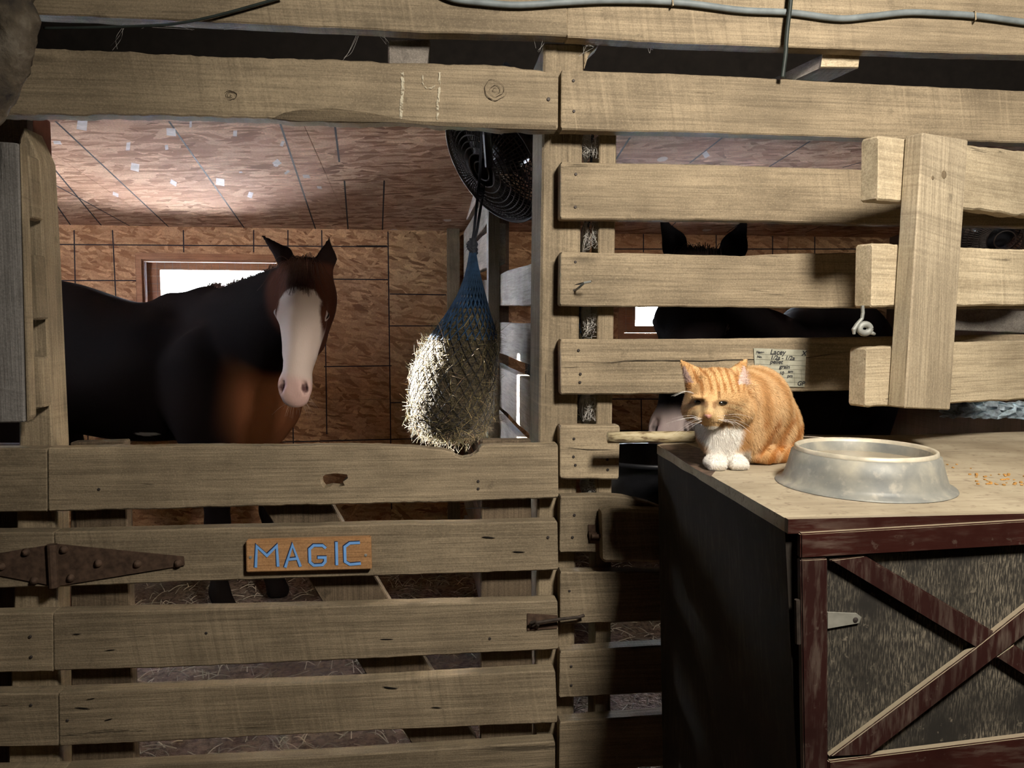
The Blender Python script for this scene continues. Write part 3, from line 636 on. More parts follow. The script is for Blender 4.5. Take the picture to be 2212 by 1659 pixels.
# sliding plank panel at far left
pn = thing('shutter', 'grey upright plank shutter at the left edge of the stall opening', 'shutter', PY(20, 900, -.05))
quadpost('panel_board', [(-90, 300), (30, 308), (40, 310), (53, 912), (-90, 916)], -.05, .02, M['grey_z'], pn)
quadpost('edge_strip', [(40, 308), (46, 310), (66, 900), (56, 912)], -.048, .03, M['wood_z'], pn)
for q in (((44, 330), (62, 335), (72, 470), (52, 474)), ((58, 548), (76, 550), (84, 688), (66, 692)), ((70, 770), (84, 772), (90, 880), (74, 884))):
    quadpost('cleat', q, -.01, .05, M['wood_z'], pn)
rp = MB().prism([PY(20, 240, .35), PY(76, 244, .35), PY(76, 244, .35)*np.array([1, 1, 0]), PY(20, 240, .35)*np.array([1, 1, 0])], (0, .09, 0)).build('stud', plain('red_brown_stud', (.14, .05, .03), .8))
bevel(rp, .004, 1); tag(rp, 'red-brown stud showing behind the left end of the chalked rail', 'post')
# rough log hanging into the top-left corner
V = []; ns = 22
path = [(14, -60, -.32), (18, 20, -.32), (18, 110, -.32), (-6, 180, -.32), (-26, 240, -.32), (-30, 290, -.32)]
pp = np.array(path); m = MB(); ctr = []
for t in np.linspace(0, 1, 30):
    i = t*(len(pp)-1); j = min(int(i), len(pp)-2); ctr.append(pp[j]*(1-(i-j))+pp[j+1]*(i-j))
ring = []
for i, (a, b, yy) in enumerate(ctr):
    c = PY(a, b, yy); rr = np.interp(i, [0, 8, 15, 24, 29], [.043, .046, .046, .032, .012])
    for q in range(ns):
        an = 2*math.pi*q/ns; r2 = rr*(1+.22*nz((math.cos(an)*2, math.sin(an)*2, i*.35))+.10*nz((math.cos(an)*6, math.sin(an)*6, i*.9)))
        ring.append(c+np.array([r2*math.cos(an), r2*math.sin(an), 0]))
m.add(ring, [(i*ns+q, i*ns+(q+1) % ns, (i+1)*ns+(q+1) % ns, (i+1)*ns+q) for i in range(29) for q in range(ns)]+[list(range(ns)), [29*ns+q for q in range(ns)]])
k = NT('flaking_bark'); v = k.coord(); n1 = k.noise(v, 14, 5); n2 = k.noise(v, 45, 4)
k.col(k.mix(k.ramp(n2, [(.4, .6), (.6, 0.0)]), k.ramp(n1, [(.35, (.015, .014, .016)), (.5, (.10, .08, .055)), (.7, (.22, .19, .15))]), (.07, .055, .04))); k.rough(.95); k.bump(n2, .8, .01)
tag(m.build('log', k.m, None, True), 'rough mottled bark log leaning into the upper left corner', 'log')

# ------------------------------------------------------------------ partition between the stalls
pt = thing('slat_partition', 'slatted plank partition between the stalls behind the hanging hay net', 'partition', (.28, 1.5, 0))
XP = lambda y: .305-.026*(y-.1)
def pslat(z0, z1, y0, y1, dz=0.0, t=.035):
    n = 24; V = []
    for i in range(n):
        y = y0+(y1-y0)*i/(n-1); w0 = .006*nz((y*3, z0*9, 1))+dz*(y-y0); w1 = .007*nz((y*3, z1*9, 2))+dz*(y-y0); x = XP(y)
        V += [(x, y, z0+w0), (x, y, z1+w1), (x+t, y, z1+w1), (x+t, y, z0+w0)]
    F = [(i*4+q, i*4+(q+1) % 4, (i+1)*4+(q+1) % 4, (i+1)*4+q) for i in range(n-1) for q in range(4)]+[(0, 1, 2, 3), (n*4-4, n*4-1, n*4-2, n*4-3)]
    o = mk('slat', V, F, M['pslat'], pt); return bevel(o, .003, 1)
M['pslat'] = wood('pale_partition_wood', 'Y', (.55, .50, .44), (.33, .29, .25), knots=False, saw=.1)
for (z0, z1, dz) in ((2.20, 2.34, 0), (2.01, 2.15, 0), (1.79, 1.955, .03), (1.60, 1.725, .02), (1.42, 1.545, .004), (1.205, 1.372, 0), (1.0, 1.16, 0), (.8, .95, 0), (.55, .72, 0), (.3, .48, 0), (.05, .22, 0)):
    pslat(z0, z1, .25 if z0 < 1.78 else 1.2, 3.22, dz)
x = .232
MB().box((x, 1.10, 0), (x+.045, 1.19, 2.4)).build('upright', M['pslat_z'] if 'pslat_z' in M else M['grey_z'], pt)
MB().box((.30, 1.55, 0), (.36, 1.63, 2.4)).build('upright', M['dark_z'], pt)
MB().box((PY(966, 600, 3.2)[0], 3.2, 0), (PY(993, 600, 3.2)[0], 3.29, 2.17)).build('upright', M['wood_z'], pt)
for o in pt.children:
    pass

# ------------------------------------------------------------------ drum fan
def make_fan(loc, axis, label):
    ax = np.array(axis, float); ax /= np.linalg.norm(ax)
    f = thing('barn_fan', label, 'fan', loc); c = np.array(loc, float); R = .245; D = .22
    u = np.cross(ax, [0, 0, 1.0]); u /= np.linalg.norm(u); v = np.cross(ax, u)
    MB().lathe([(R*.985, -.02), (R, -.03), (R, .03), (R*.985, .02)], c, 64, axis=ax).build('rim', M['fan_wire'], f, True)
    MB().lathe([(R*.93, -.07), (R*.95, -.07), (R*.95, .07), (R*.93, .07), (R*.93, -.07)], c, 64, axis=ax).build('drum', M['fan_wire'], f, True)
    for s in (1, -1):
        m = MB()
        for i in range(17):
            t = (i+1)/17.0; r = R*math.sin(t*math.pi/2)**.8*1.0; h = D*.5*math.cos(t*math.pi/2)+.01
            pts = [c+ax*s*h+r*(math.cos(a)*u+math.sin(a)*v) for a in np.linspace(0, 2*math.pi, 49)]
            m.tube(pts, .0028, 4, caps=False)
        for kk in range(84):
            a = 2*math.pi*kk/84
            pts = [c+ax*s*(D*.5*math.cos(t*math.pi/2)+.01)+R*math.sin(t*math.pi/2)**.8*(math.cos(a)*u+math.sin(a)*v) for t in np.linspace(.12, 1, 9)]
            m.tube(pts, .0021, 3, caps=False)
        m.build('cage', M['fan_wire'], f)
    m = MB()
    for kk in range(4):
        a = kk*math.pi/2+.4; P = []
        for t in np.linspace(.2, .92, 6):
            for w in (-.32, .32):
                q = a+w*(.6+.4*t); P.append(c+ax*(.03*w*3)+R*t*(math.cos(q)*u+math.sin(q)*v))
        m.add(P, [(2*i, 2*i+1, 2*i+3, 2*i+2) for i in range(5)])
    m.build('blades', M['fan_wire'], f)
    MB().lathe([(0, -.09), (.05, -.085), (.065, -.06), (.065, .02), (.04, .04), (0, .045)], c, 24, axis=ax).build('motor', M['black_plastic'], f, True)
    MB().tube([c+u*R, c+u*R*.9+np.array([0, 0, .12]), c+np.array([0, 0, .31])], .009, 8).build('hanging_bracket', M['black_plastic'], f)
    MB().tube([c-u*R*1.0, c-u*R*.9+np.array([0, 0, .12]), c+np.array([0, 0, .31])], .009, 8).build('hanging_bracket', M['black_plastic'], f)
    return f
fc = PY(1092, 334, .76)
make_fan(fc, (-.72, -.38, -.56), 'dark wire-cage fan tilted under the rail above the hay net')
make_fan(PY(2150, 500, .9), (-.3, -.8, -.35), 'dark wire-cage fan in the second stall, right of the pale upright board')
st = MB(); st.tube([PY(1050, 240, .30), PY(1052, 290, .30), PY(1057, 360, .34)], .013, 8)
tag(st.build('strap', M['black_plastic']), 'black strap hanging in front of the tilted fan', 'strap')

# ------------------------------------------------------------------ hay nets
def make_net(label, cY=.5, lines=True):
    prof = [(545, 1021, 6), (575, 1021, 11), (600, 1021, 17), (640, 1018, 30), (680, 1012, 48), (720, 1001, 68), (760, 990, 81), (800, 982, 90), (850, 976, 94), (890, 974, 92), (915, 974, 86), (930, 973, 74), (941, 972, 52), (948, 972, 15)]
    sc = (cY-CAM[1])/FPX
    ys = np.array([p[0] for p in prof]); xc = np.array([p[1] for p in prof]); rr = np.array([p[2] for p in prof])
    root = thing('hay_net', label, 'hay net', PY(976, 964, cY), 'hay nets at the partition')
    def S(t, th, k=1.0, raw=False):
        y = np.interp(t, np.linspace(0, 1, 60), np.interp(np.linspace(0, 1, 60), np.linspace(0, 1, len(ys)), ys)); x = np.interp(y, ys, xc); r = np.interp(y, ys, rr)*k
        c = PY(x, y, cY); R = r*sc
        if not raw and y > 660: R *= 1+.06*nz((math.cos(th)*1.6, math.sin(th)*1.6, y*.012))+.05*nz((math.cos(th)*4, math.sin(th)*4, y*.03))
        return c+np.array([R*math.cos(th), .85*R*math.sin(th), 0])
    nt, nth = 70, 56; V = []; tv = np.linspace(.28, 1, nt)
    for t in tv:
        for q in range(nth): V.append(S(t, 2*math.pi*q/nth, .96))
    F = [(i*nth+q, i*nth+(q+1) % nth, (i+1)*nth+(q+1) % nth, (i+1)*nth+q) for i in range(nt-1) for q in range(nth)]+[[(nt-1)*nth+q for q in range(nth)], list(range(nth))]
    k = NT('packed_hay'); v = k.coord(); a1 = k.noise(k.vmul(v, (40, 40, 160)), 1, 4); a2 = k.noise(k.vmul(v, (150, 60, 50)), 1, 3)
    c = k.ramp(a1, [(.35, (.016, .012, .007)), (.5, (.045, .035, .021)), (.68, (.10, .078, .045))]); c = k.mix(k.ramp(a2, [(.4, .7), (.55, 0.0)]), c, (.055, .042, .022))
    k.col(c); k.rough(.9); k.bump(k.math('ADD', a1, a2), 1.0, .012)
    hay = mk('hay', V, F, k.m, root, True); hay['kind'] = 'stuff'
    L = []; Cc = []
    pal = np.array([(.50, .40, .20), (.62, .50, .25), (.40, .33, .14), (.34, .30, .12), (.55, .36, .22)])
    for i in range(4200):
        t = rng.uniform(.36, .995); th = rng.uniform(0, 2*math.pi)
        p = S(t, th, .97); out = np.array([math.cos(th), math.sin(th), 0]); d = rng.normal(0, 1, 3); d -= out*np.dot(d, out)*(.55 if rng.random() < .8 else .1); d += out*.12; d /= np.linalg.norm(d)
        ln_ = rng.uniform(.012, .045)*(1.7 if rng.random() < .06 else 1)
        bend = rng.normal(0, .25, 3)
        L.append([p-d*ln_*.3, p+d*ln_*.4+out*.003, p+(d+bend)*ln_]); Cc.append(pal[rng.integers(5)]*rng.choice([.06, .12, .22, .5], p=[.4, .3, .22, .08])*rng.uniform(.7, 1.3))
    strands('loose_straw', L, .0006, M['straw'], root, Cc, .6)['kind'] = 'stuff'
    m = MB(); mb = MB(); nh = 26
    for sgn in (1, -1):
        for h in range(nh):
            pts = [S(t, 2*math.pi*h/nh+sgn*t*4.2, 1.01) for t in np.linspace(0, 1, 62)]
            mb.tube(pts[:26], .0024, 4, caps=False); m.tube(pts[25:], .0012, 3, caps=False)
    mb.build('net_neck', M['net_blue'], root)['kind'] = 'stuff'; m.build('netting', M['rope'], root)['kind'] = 'stuff'
    kn = MB()
    for i in range(3):
        kn.tube([PY(1020+9*math.cos(a+i), 528+i*6+7*math.sin(a*1.0+i*2), cY-.012*math.sin(a)) for a in np.linspace(0, 2*math.pi, 13)], .006, 6, caps=False)
    kn.tube([PY(1021, 515, cY), PY(1021, 560, cY)], .011, 8); kn.build('knot', M['rope'], root)
    m = MB(); m.tube([PY(1036, 385, cY), PY(1030, 440, cY), PY(1024, 500, cY), PY(1020, 525, cY)], .005, 6); m.tube([PY(1046, 400, cY), PY(1038, 450, cY), PY(1030, 500, cY), PY(1023, 525, cY)], .005, 6)
    m.tube([PY(1036, 385, cY), PY(1042, 240, cY)], .005, 6)
    for a in (0, 1): m.tube([PY(1038+6*math.cos(t), 415+6*math.sin(t)+a*6, cY-.006) for t in np.linspace(0, 2*math.pi, 10)], .006, 6)
    m.build('rope', M['rope'], root)
    return root
n1_ = make_net('stuffed hay net hanging over the gate from a black rope')
n2_ = dup(n1_, (.41, .25, .02)); n2_['label'] = 'shaded hay net glimpsed behind the partition slats beside the square post'

# ------------------------------------------------------------------ cables
def wire(name, pts, Y, r, mat, label, cat='cable'):
    pts = np.array(pts, float); n = 60; t = np.linspace(0, len(pts)-1, n); P = []
    for q in t:
        i = min(int(q), len(pts)-2); f = q-i; p0, p1, p2, p3 = pts[max(i-1, 0)], pts[i], pts[i+1], pts[min(i+2, len(pts)-1)]
        P.append(.5*((2*p1)+(-p0+p2)*f+(2*p0-5*p1+4*p2-p3)*f*f+(-p0+3*p1-3*p2+p3)*f**3))
    o = MB().tube([PY(a, b, Y) for a, b in P], r, 8).build(name, mat, None, True); return tag(o, label, cat)
cb = wire('cable', [(940, -20), (980, -2), (1044, 6), (1122, 11), (1223, 5), (1330, 1), (1472, 6), (1600, 22), (1705, 27), (1810, 40), (1880, 35), (1960, 27), (2030, 29), (2107, 34), (2212, 48), (2290, 60)], -.031, .0085, M['cable'], 'grey cable sagging along the topmost right rail')
for a, b in ((2107, 34), (1453, 3)):
    MB().tube([PY(a-3, b-9, -.022), PY(a, b-9, -.042), PY(a+1, b+8, -.042), PY(a-1, b+10, -.022)], .002, 6).build('cable_staple', M['fresh_x'], cb)
wire('wire', [(1710, -20), (1706, 20), (1701, 60), (1698, 95), (1697, 115), (1690, 168)], -.046, .006, M['cable_dk'], 'thin dark green wire hanging down across the topmost rail')
wire('wire', [(95, 61), (180, 60), (260, 58), (340, 55), (400, 48), (470, 33), (540, 14), (610, -6)], -.035, .0035, M['cable_dk'], 'thin black wire curving up over the topmost left rail')
wbs = []
for (a, b, c, d) in ((262, 58, 246, 108), (770, 82, 742, 130), (1175, 85, 1160, 108), (1405, 100, 1407, 107), (300, 58, 420, 62), (520, 55, 480, 62), (825, 76, 838, 92), (1280, 100, 1258, 118)):
    p, q = PY(a, b, .0), PY(c, d, .02)
    for i in range(3): wbs.append([p+rng.normal(0, .004, 3), (p+q)/2+rng.normal(0, .008, 3), q+rng.normal(0, .004, 3)])
tag(strands('cobweb', wbs, .00022, M['web'], taper=1.0), 'wispy cobweb threads in the dark gap between the upper rails', 'cobweb', kind='stuff')

# ------------------------------------------------------------------ paper note on the slat fence
NY = -.0045
nt_ = thing('paper_note', 'small handwritten feed card tacked to the plank behind the cat', 'note', PY(1684, 790, NY))
q = [(1628, 752), (1742, 756), (1738, 836), (1633, 834)]
pm = NT('old_paper'); v = pm.coord(); pn_ = pm.noise(v, 30, 4); pm.col(pm.ramp(pn_, [(.3, (.30, .29, .22)), (.6, (.46, .45, .36))])); pm.rough(.8)
MB().prism([PY(a, b, NY) for a, b in q], (0, .0012, 0)).build('card', pm.m, nt_)
A, B_, D_ = PY(1628, 752, NY-.0006), PY(1742, 756, NY-.0006), PY(1633, 834, NY-.0006)
def on(u, v): return A+(B_-A)*u+(D_-A)*v
m = MB()
def stroke(pts, w):
    P = [on(a, b) for a, b in pts]
    for p, r in zip(P[:-1], P[1:]):
        d = (r-p)/np.linalg.norm(r-p); qv = np.array([-d[2], 0, d[0]])*w; m.add([p-qv-d*w, p+qv-d*w, r+qv+d*w, r-qv+d*w], [(0, 1, 2, 3)])
for vv in (.155, .29, .42, .53, .64, .75, .87): stroke([(.03, vv), (.97, vv)], .00035)
for uu in (.28, .74, .88): stroke([(uu, .55), (uu, .95)], .0003)
m.build('ruled_line', plain('faded_print', (.16, .16, .13), .8), nt_)
tm = plain('pen_ink', (.03, .03, .035), .7)
def text(s, u, v, size, parent, mat, shear=.2):
    cu = bpy.data.curves.new('writing', 'FONT'); cu.body = s; cu.size = size; cu.shear = shear; cu.extrude = .0; cu.offset = .0004
    o = bpy.data.objects.new('writing', cu); C.objects.link(o); ex = (B_-A)/np.linalg.norm(B_-A)
    p = on(u, v)+np.array([0, -.0003, 0])
    o.parent = parent; o.location = p-WLOC[parent.name]; o.rotation_euler = (math.pi/2, math.atan2(ex[2], ex[0])*-1, 0); cu.materials.append(mat)
    bpy.context.view_layer.update()
    me = bpy.data.meshes.new_from_object(o.evaluated_get(bpy.context.evaluated_depsgraph_get())); o2 = bpy.data.objects.new('writing', me); C.objects.link(o2)
    o2.parent = parent; o2.location = o.location; o2.rotation_euler = o.rotation_euler; bpy.data.objects.remove(o)
for s, u, v, z in (('Lacey', .30, .145, .019), ('X', .90, .15, .018), ('1/2a - 1/2a', .30, .28, .016), ('pellet', .29, .39, .016), ('grain', .46, .51, .015), ('10', .45, .68, .013), ('No.', .05, .25, .009), ('Name', .04, .13, .009), ('am', .62, .62, .012), ('pm', .60, .74, .012), ('GP', .78, .95, .017)):
    text(s, u, v, z, nt_, tm)
stroke([(.80, .55), (.95, .56)], .001)

# ------------------------------------------------------------------ front-right open plank gate
pa = math.radians(21.5); GU = np.array([math.cos(pa), math.sin(pa), 0]); GN = np.array([math.sin(pa), -math.cos(pa), 0])
P0 = PY(1900, 430, -.34)
pg = thing('plank_gate', 'pale rough-sawn gate frame standing open above the feed bin', 'gate', (P0[0], P0[1], 1.3))
pl_ = (P0, GN)
plank('rail', [(1900, 292), (2093, 314), (2300, 338)], [(1898, 432), (2083, 450), (2212, 464), (2300, 470)], 0, .045, M['fresh_x'], pg, 30, .005, .004, pl_, -GN)
plank('rail', [(1887, 525), (2076, 535), (2300, 541)], [(1884, 665), (2066, 660), (2300, 658)], 0, .045, M['fresh_x'], pg, 30, .003, .004, pl_, -GN)
plank('rail', [(1874, 751), (2061, 741), (2300, 731)], [(1870, 880), (2053, 873), (2300, 858)], 0, .045, M['fresh_x'], pg, 30, .003, .004, pl_, -GN)
P1 = P0+GN*.047
so = MB().prism([PP(a, b, P1, GN) for a, b in ((1994, 286), (2092, 302), (2053, 886), (1955, 882))], -GN*.045).build('stile', M['fresh_z'], pg); bevel(so, .003, 1)
kc = PP(2040, 377, P1+GN*.0012, GN); MB().lathe([(0, 0), (.008, .0003), (.0095, .001)], kc, 12, axis=GN*-1).build('knot', wood_knot, so)
kc = PP(2016, 384, P1+GN*.0012, GN); MB().lathe([(0, 0), (.004, .0003), (.005, .001)], kc, 12, axis=GN*-1).build('knot', wood_knot, so)
# metal hook hanging below the middle rail
hk = thing('metal_hook', 'flat grey metal hook with an eye, hanging under the middle pale rail', 'hook', PY(1862, 700, -.36))
m = MB(); P = [(1863, 660), (1864, 676), (1862, 688), (1852, 700), (1844, 712), (1845, 722)]
m.tube([PY(a, b, -.36) for a, b in P], [.004, .004, .004, .005, .005, .003], 8); m.build('shank', M['galv'], hk)
e = MB(); cen = PY(1868, 710, -.36); s_ = 16
e.tube([cen+np.array([.0125*math.cos(t), 0, .010*math.sin(t)]) for t in np.linspace(0, 2*math.pi, 20)], .0075, 8, caps=False)
e.tube([PY(1878, 717, -.36), PY(1890, 722, -.36)], [.006, .003], 8); e.build('eye', M['galv'], hk, True)

# ------------------------------------------------------------------ feed bin
ZT = 1.243
fb = thing('feed_bin', 'tall dark wooden feed bin with dusty lid and X-braced red-brown door', 'feed bin', (1.3, -.45, 0))
k = NT('dusty_lid_wood'); v = k.coord(); g = k.noise(k.vmul(v, (3, 40, 40)), 1.5, 5); bl = k.noise(v, 5, 5); fi = k.noise(v, 60, 3)
c = k.ramp(bl, [(.3, (.25, .20, .135)), (.55, (.38, .32, .225)), (.75, (.47, .40, .29))]); c = k.mix(k.ramp(g, [(.34, .4), (.48, 0.0)]), c, (.22, .17, .12)); c = k.mix(k.ramp(fi, [(.58, 0.0), (.72, .6)]), c, (.14, .10, .07)); f2 = k.noise(k.vmul(v, (14, 70, 70)), 1, 5, .7); c = k.mix(k.ramp(f2, [(.60, 0.0), (.70, .7)]), c, (.10, .075, .055))
k.col(c); k.rough(.75); k.bump(g, .25, .003); M['lid'] = k.m
def paint(name, base, wear, amt=.5, axis='Z', rough=.35, dust=False, fine=1.0):
    k = NT(name); v = k.coord(); sc_ = tuple(q*fine for q in {'Z': (60, 60, 8), 'X': (8, 60, 60)}[axis])
    a = k.noise(k.vmul(v, sc_), 1.4, 5, .65); b = k.noise(v, 7, 4); d = k.noise(v, 55, 4, .7)
    f = k.math('MULTIPLY', k.ramp(a, [(.47, 0.0), (.62, 1.0)]), k.ramp(b, [(.38, 0.0), (.66, 1.0)]))
    c = k.mix(k.ramp(b, [(.3, 0.0), (.7, 1.0)]), tuple(x*.55 for x in base), base); c = k.mix(k.math('MULTIPLY', f, amt), c, wear); c = k.mix(k.ramp(d, [(.62, 0.0), (.72, amt*.6)]), c, wear)
    if dust:
        gn = k.new('ShaderNodeNewGeometry'); sx = k.new('ShaderNodeSeparateXYZ'); k.put(sx.inputs[0], gn.outputs['Normal'])
        c = k.mix(k.math('MULTIPLY', k.ramp(sx.outputs['Z'], [(.72, 0.0), (.78, .8)]), 1.0), c, (.32, .265, .185))
    k.col(c); k.rough(rough); k.bump(a, .15, .002); return k.m
M['varn_z'] = paint('worn_red_varnish', (.034, .012, .010), (.20, .16, .125), .45, 'Z', .4, True)
M['varn_x'] = paint('worn_red_varnish_rail', (.042, .012, .009), (.20, .16, .125), .35, 'X', .35, True)
M['ply'] = paint('dusty_black_plywood', (.030, .026, .021), (.26, .22, .16), .85, 'Z', .75, False, 5.0)
M['side'] = paint('grimy_bin_side', (.022, .016, .011), (.055, .042, .03), .6, 'Z', .85)
bfl = PZ(1698, 1119, ZT); bbl = PZ(1421, 961, ZT); XB = bbl[0]; YBF = bfl[1]; YBB = bbl[1]
XE = 1.75
# lid with slightly ragged left edge
lidp = []
for t in np.linspace(0, 1, 26):
    p = bbl*(1-t)+bfl*t; j = .006*nz((t*9, 1, 1))*(1 if t < .5 else .25)-.002; lidp.append(np.array([p[0]+j, p[1], ZT]))
lidp += [np.array([XE, YBF, ZT]), np.array([XE, .02, ZT]), np.array([1.25, -.02, ZT]), PZ(1600, 938, ZT), PZ(1470, 948, ZT)]
ld = MB().prism([p-np.array([0, 0, .022]) for p in lidp], (0, 0, .022)).build('lid', M['lid'], fb)
bm = bmesh.new(); bm.from_mesh(ld.data); bmesh.ops.recalc_face_normals(bm, faces=bm.faces); bm.to_mesh(ld.data); bm.free()
# dark front lip of the lid
MB().box((bfl[0]-.002, YBF-.012, ZT-.022), (XE, YBF, ZT+.001)).build('lid_lip', M['varn_x'], fb)
# worn dark patch at the back-left corner
wp = MB(); cc = [(1424, 962), (1480, 958), (1530, 975), (1560, 1000), (1535, 1030), (1500, 1012), (1455, 982)]
wp.add([PZ(a, b, ZT+.0008) for a, b in cc], [list(range(6, -1, -1))]); wp.build('worn_corner', plain('dark_worn_wood', (.10, .065, .045), .8, 0, .3, .6, 60), ld)
body = MB()
def down(p, Y, top):                      # run a leaning edge on to the floor
    b = PY(p[0], p[1], Y); t = (0-top[2])/(b[2]-top[2]); return top+(b-top)*t
tbk, tfr = np.array([XB, YBB, ZT-.0225]), np.array([bfl[0], YBF+.002, ZT-.0225])
q0, q1 = down((1432, 1659), YBB, tbk), down((1721, 1659), YBF+.002, tfr)
body.add([tbk, tfr, (XE-.01, YBF+.002, ZT-.0225), (XE-.01, YBB, ZT-.0225), q0, q1, (XE-.01, YBF+.002, 0), (XE-.01, YBB, 0)], [(0, 1, 2, 3), (7, 6, 5, 4), (0, 4, 5, 1), (1, 5, 6, 2), (2, 6, 7, 3), (3, 7, 4, 0)])
bo = body.build('bin_body', M['side'], fb)
# lower step strip along the side top
DYF = YBF-.021           # front face of the door frame
PYF = YBF-.006           # panel
dr = MB().prism([PY(1740, 1170, PYF), PY(2330, 1140, PYF), PY(2330, 1750, PYF), PY(1740, 1750, PYF)], (0, .005, 0)).build('door', M['ply'], fb)
def fbar(name, poly, mat, Y=DYF, t=.014): return bevel(MB().prism([PY(a, b, Y) for a, b in poly], (0, t, 0)).build(name, mat, dr), .002, 2)
fbar('top_rail', [(1730, 1153), (2330, 1118), (2330, 1172), (1730, 1207)], M['varn_x'])
fbar('stile', [(1730, 1209), (1788, 1206), (1789, 1659), (1790, 1760), (1738, 1760), (1737, 1659)], M['varn_z'])
fbar('bottom_rail', [(1791, 1645), (2330, 1578), (2330, 1690), (1791, 1740)], M['varn_x'])
fbar('cross_brace', [(1791, 1210), (1868, 1200), (2150, 1366), (2108, 1400)], M['varn_z'], DYF+.002, .012)
fbar('cross_brace', [(2190, 1392), (2330, 1482), (2330, 1535), (2150, 1420)], M['varn_z'], DYF+.002, .012)
fbar('cross_brace', [(1791, 1636), (2100, 1405), (2330, 1222), (2330, 1285), (2140, 1430), (1880, 1632)], M['varn_z'], DYF+.001, .013)
hs_ = MB().prism([PY(1788, 1323, PYF-.004), PY(1852, 1326, PYF-.004), PY(1861, 1333, PYF-.004), PY(1856, 1346, PYF-.004), PY(1788, 1358, PYF-.004)], (0, .004, 0)).build('strap_hinge', plain('painted_hinge', (.27, .26, .22), .5, .2), dr)
MB().lathe([(0, -.002), (.004, -.001), (.005, .001)], PY(1848, 1339, PYF-.004), 10, axis=(0, 1, 0)).build('screw', M['nail'], hs_)
MB().tube([PY(1722, 1295, DYF+.006), PY(1724, 1390, DYF+.006)], .0045, 8).build('hinge_barrel', M['rust_dk'], fb)
# round pole lying along the back edge
m = MB(); pc = [PY(1313, 950, YBB+.03), PY(1380, 950, YBB+.03), PY(1500, 948, YBB+.03)]; 
for p in pc: p[2] = max(p[2], ZT+.0155)
m.tube(pc, [.0145, .0148, .0145], 14)
k = NT('mottled_pole'); v = k.coord(); a = k.noise(k.vmul(v, (25, 90, 90)), 1, 5); k.col(k.ramp(a, [(.36, (.16, .11, .06)), (.47, (.45, .37, .22)), (.7, (.58, .5, .34))])); k.rough(.7); k.bump(a, .5, .004)
tag(m.build('pole', k.m, None, True), 'mottled pale round pole end jutting left from the bin top behind the cat', 'pole')
# scattered kibble
m = MB()
for i in range(46):
    a, b = (rng.uniform(2105, 2215), rng.uniform(1022, 1052)) if i < 38 else (rng.uniform(1990, 2110), rng.uniform(1000, 1045)); c = PZ(a, b, ZT); r = rng.uniform(.0018, .0034)
    m.lathe([(0, 0), (r, .0006), (r*.9, r*.8), (0, r)], c, 7)
tag(m.build('kibble', plain('orange_kibble', (.42, .22, .06), .8)), 'scattered orange kibble crumbs on the dusty bin lid', 'crumbs', kind='stuff')

# ------------------------------------------------------------------ water bowl
bc = (PZ(1670, 1050, ZT)+PZ(2063, 1050, ZT))/2; bc = PZ(1864, 1046, ZT); bc[2] += .001; br = .160
bw = thing('water_bowl', 'wide flared grey metal bowl of water on the bin lid beside the cat', 'bowl', bc)
k = NT('dusty_pewter'); v = k.coord(); a = k.noise(v, 16, 5); b = k.noise(v, 60, 4)
c = k.ramp(a, [(.32, (.15, .155, .15)), (.55, (.25, .245, .215)), (.75, (.38, .35, .28))]); c = k.mix(k.ramp(b, [(.55, 0.0), (.75, .4)]), c, (.5, .45, .36)); k.col(c); k.rough(.5); k.bsdf.inputs['Metallic'].default_value = .1; M['bowl'] = k.m
H = .068
pf = [(br, .0), (br*.985, .0035), (br*.93, .006), (br*.90, .014), (br*.86, .035), (br*.82, .06), (br*.795, H-.006), (br*.78, H), (br*.755, H+.001), (br*.735, H-.004), (br*.71, H-.02), (br*.68, H-.045), (br*.6, H-.06), (0, H-.062)]
MB().lathe(pf, bc, 72).build('bowl_shell', M['bowl'], bw, True)
MB().lathe([(br*.792, H-.004), (br*.785, H+.002), (br*.765, H+.0035), (br*.742, H+.001), (br*.728, H-.010), (br*.715, H-.018)], bc, 72).build('rim', plain('pale_worn_rim', (.50, .45, .35), .45, .1, .4, .25, 25), bw, True)
wt = NT('cloudy_water'); wt.col((.34, .28, .19)); wt.rough(.04); wt.bsdf.inputs['Specular IOR Level'].default_value = .6
MB().lathe([(br*.705, H-.022), (0, H-.022)], bc, 72).build('water', wt.m, bw, True)

# ------------------------------------------------------------------ odds and ends in the second stall
tb = thing('feed_tub', 'black rubber feed tub behind the slats beside the feed bin', 'tub', (PY(1400, 1080, .25)[0], .25, .98))
tc = np.array([PY(1400, 1080, .28)[0]+.03, .36, PY(1400, 990, .28)[2]])
MB().lathe([(0, -.25), (.15, -.25), (.18, -.05), (.2, 0), (.21, .002), (.21, -.012), (.195, -.012)], tc, 40).build('tub_shell', M['black_plastic'], tb, True)
MB().tube([tc+np.array([-.2, 0, 0]), tc+np.array([-.2, .0, .1]), tc+np.array([-.26, .02, .16])], .004, 6).build('bail_handle', M['rust_dk'], tb)
o = plank('plank', [(2030, 664), (2330, 676)], [(2030, 712), (2330, 724)], 1.3, .03, M['pslat'], None, 20); o.name = 'far_plank'
tag(o, 'pale sunlit plank far behind the open gate, between its lower rails', 'plank')
V = []; n = 30
for j in range(8):
    for i in range(n):
        p = PY(2030+i*9, 868+j*5, .75); V.append(p+np.array([0, .05*nz((i*.5, j*.7, 3)), .012*nz((i*.6, j*.9, 1))]))
tp_ = mk('bright_patch', V, [(j*n+i, j*n+i+1, (j+1)*n+i+1, (j+1)*n+i) for j in range(7) for i in range(n-1)], plain('blue_white_patch', (.40, .48, .62), .5, 0, .4, .9, 30), None)  # made-up sheet, its blue-white colour stands in for the bright background
md = tp_.modifiers.new('thick', 'SOLIDIFY'); md.thickness = .004
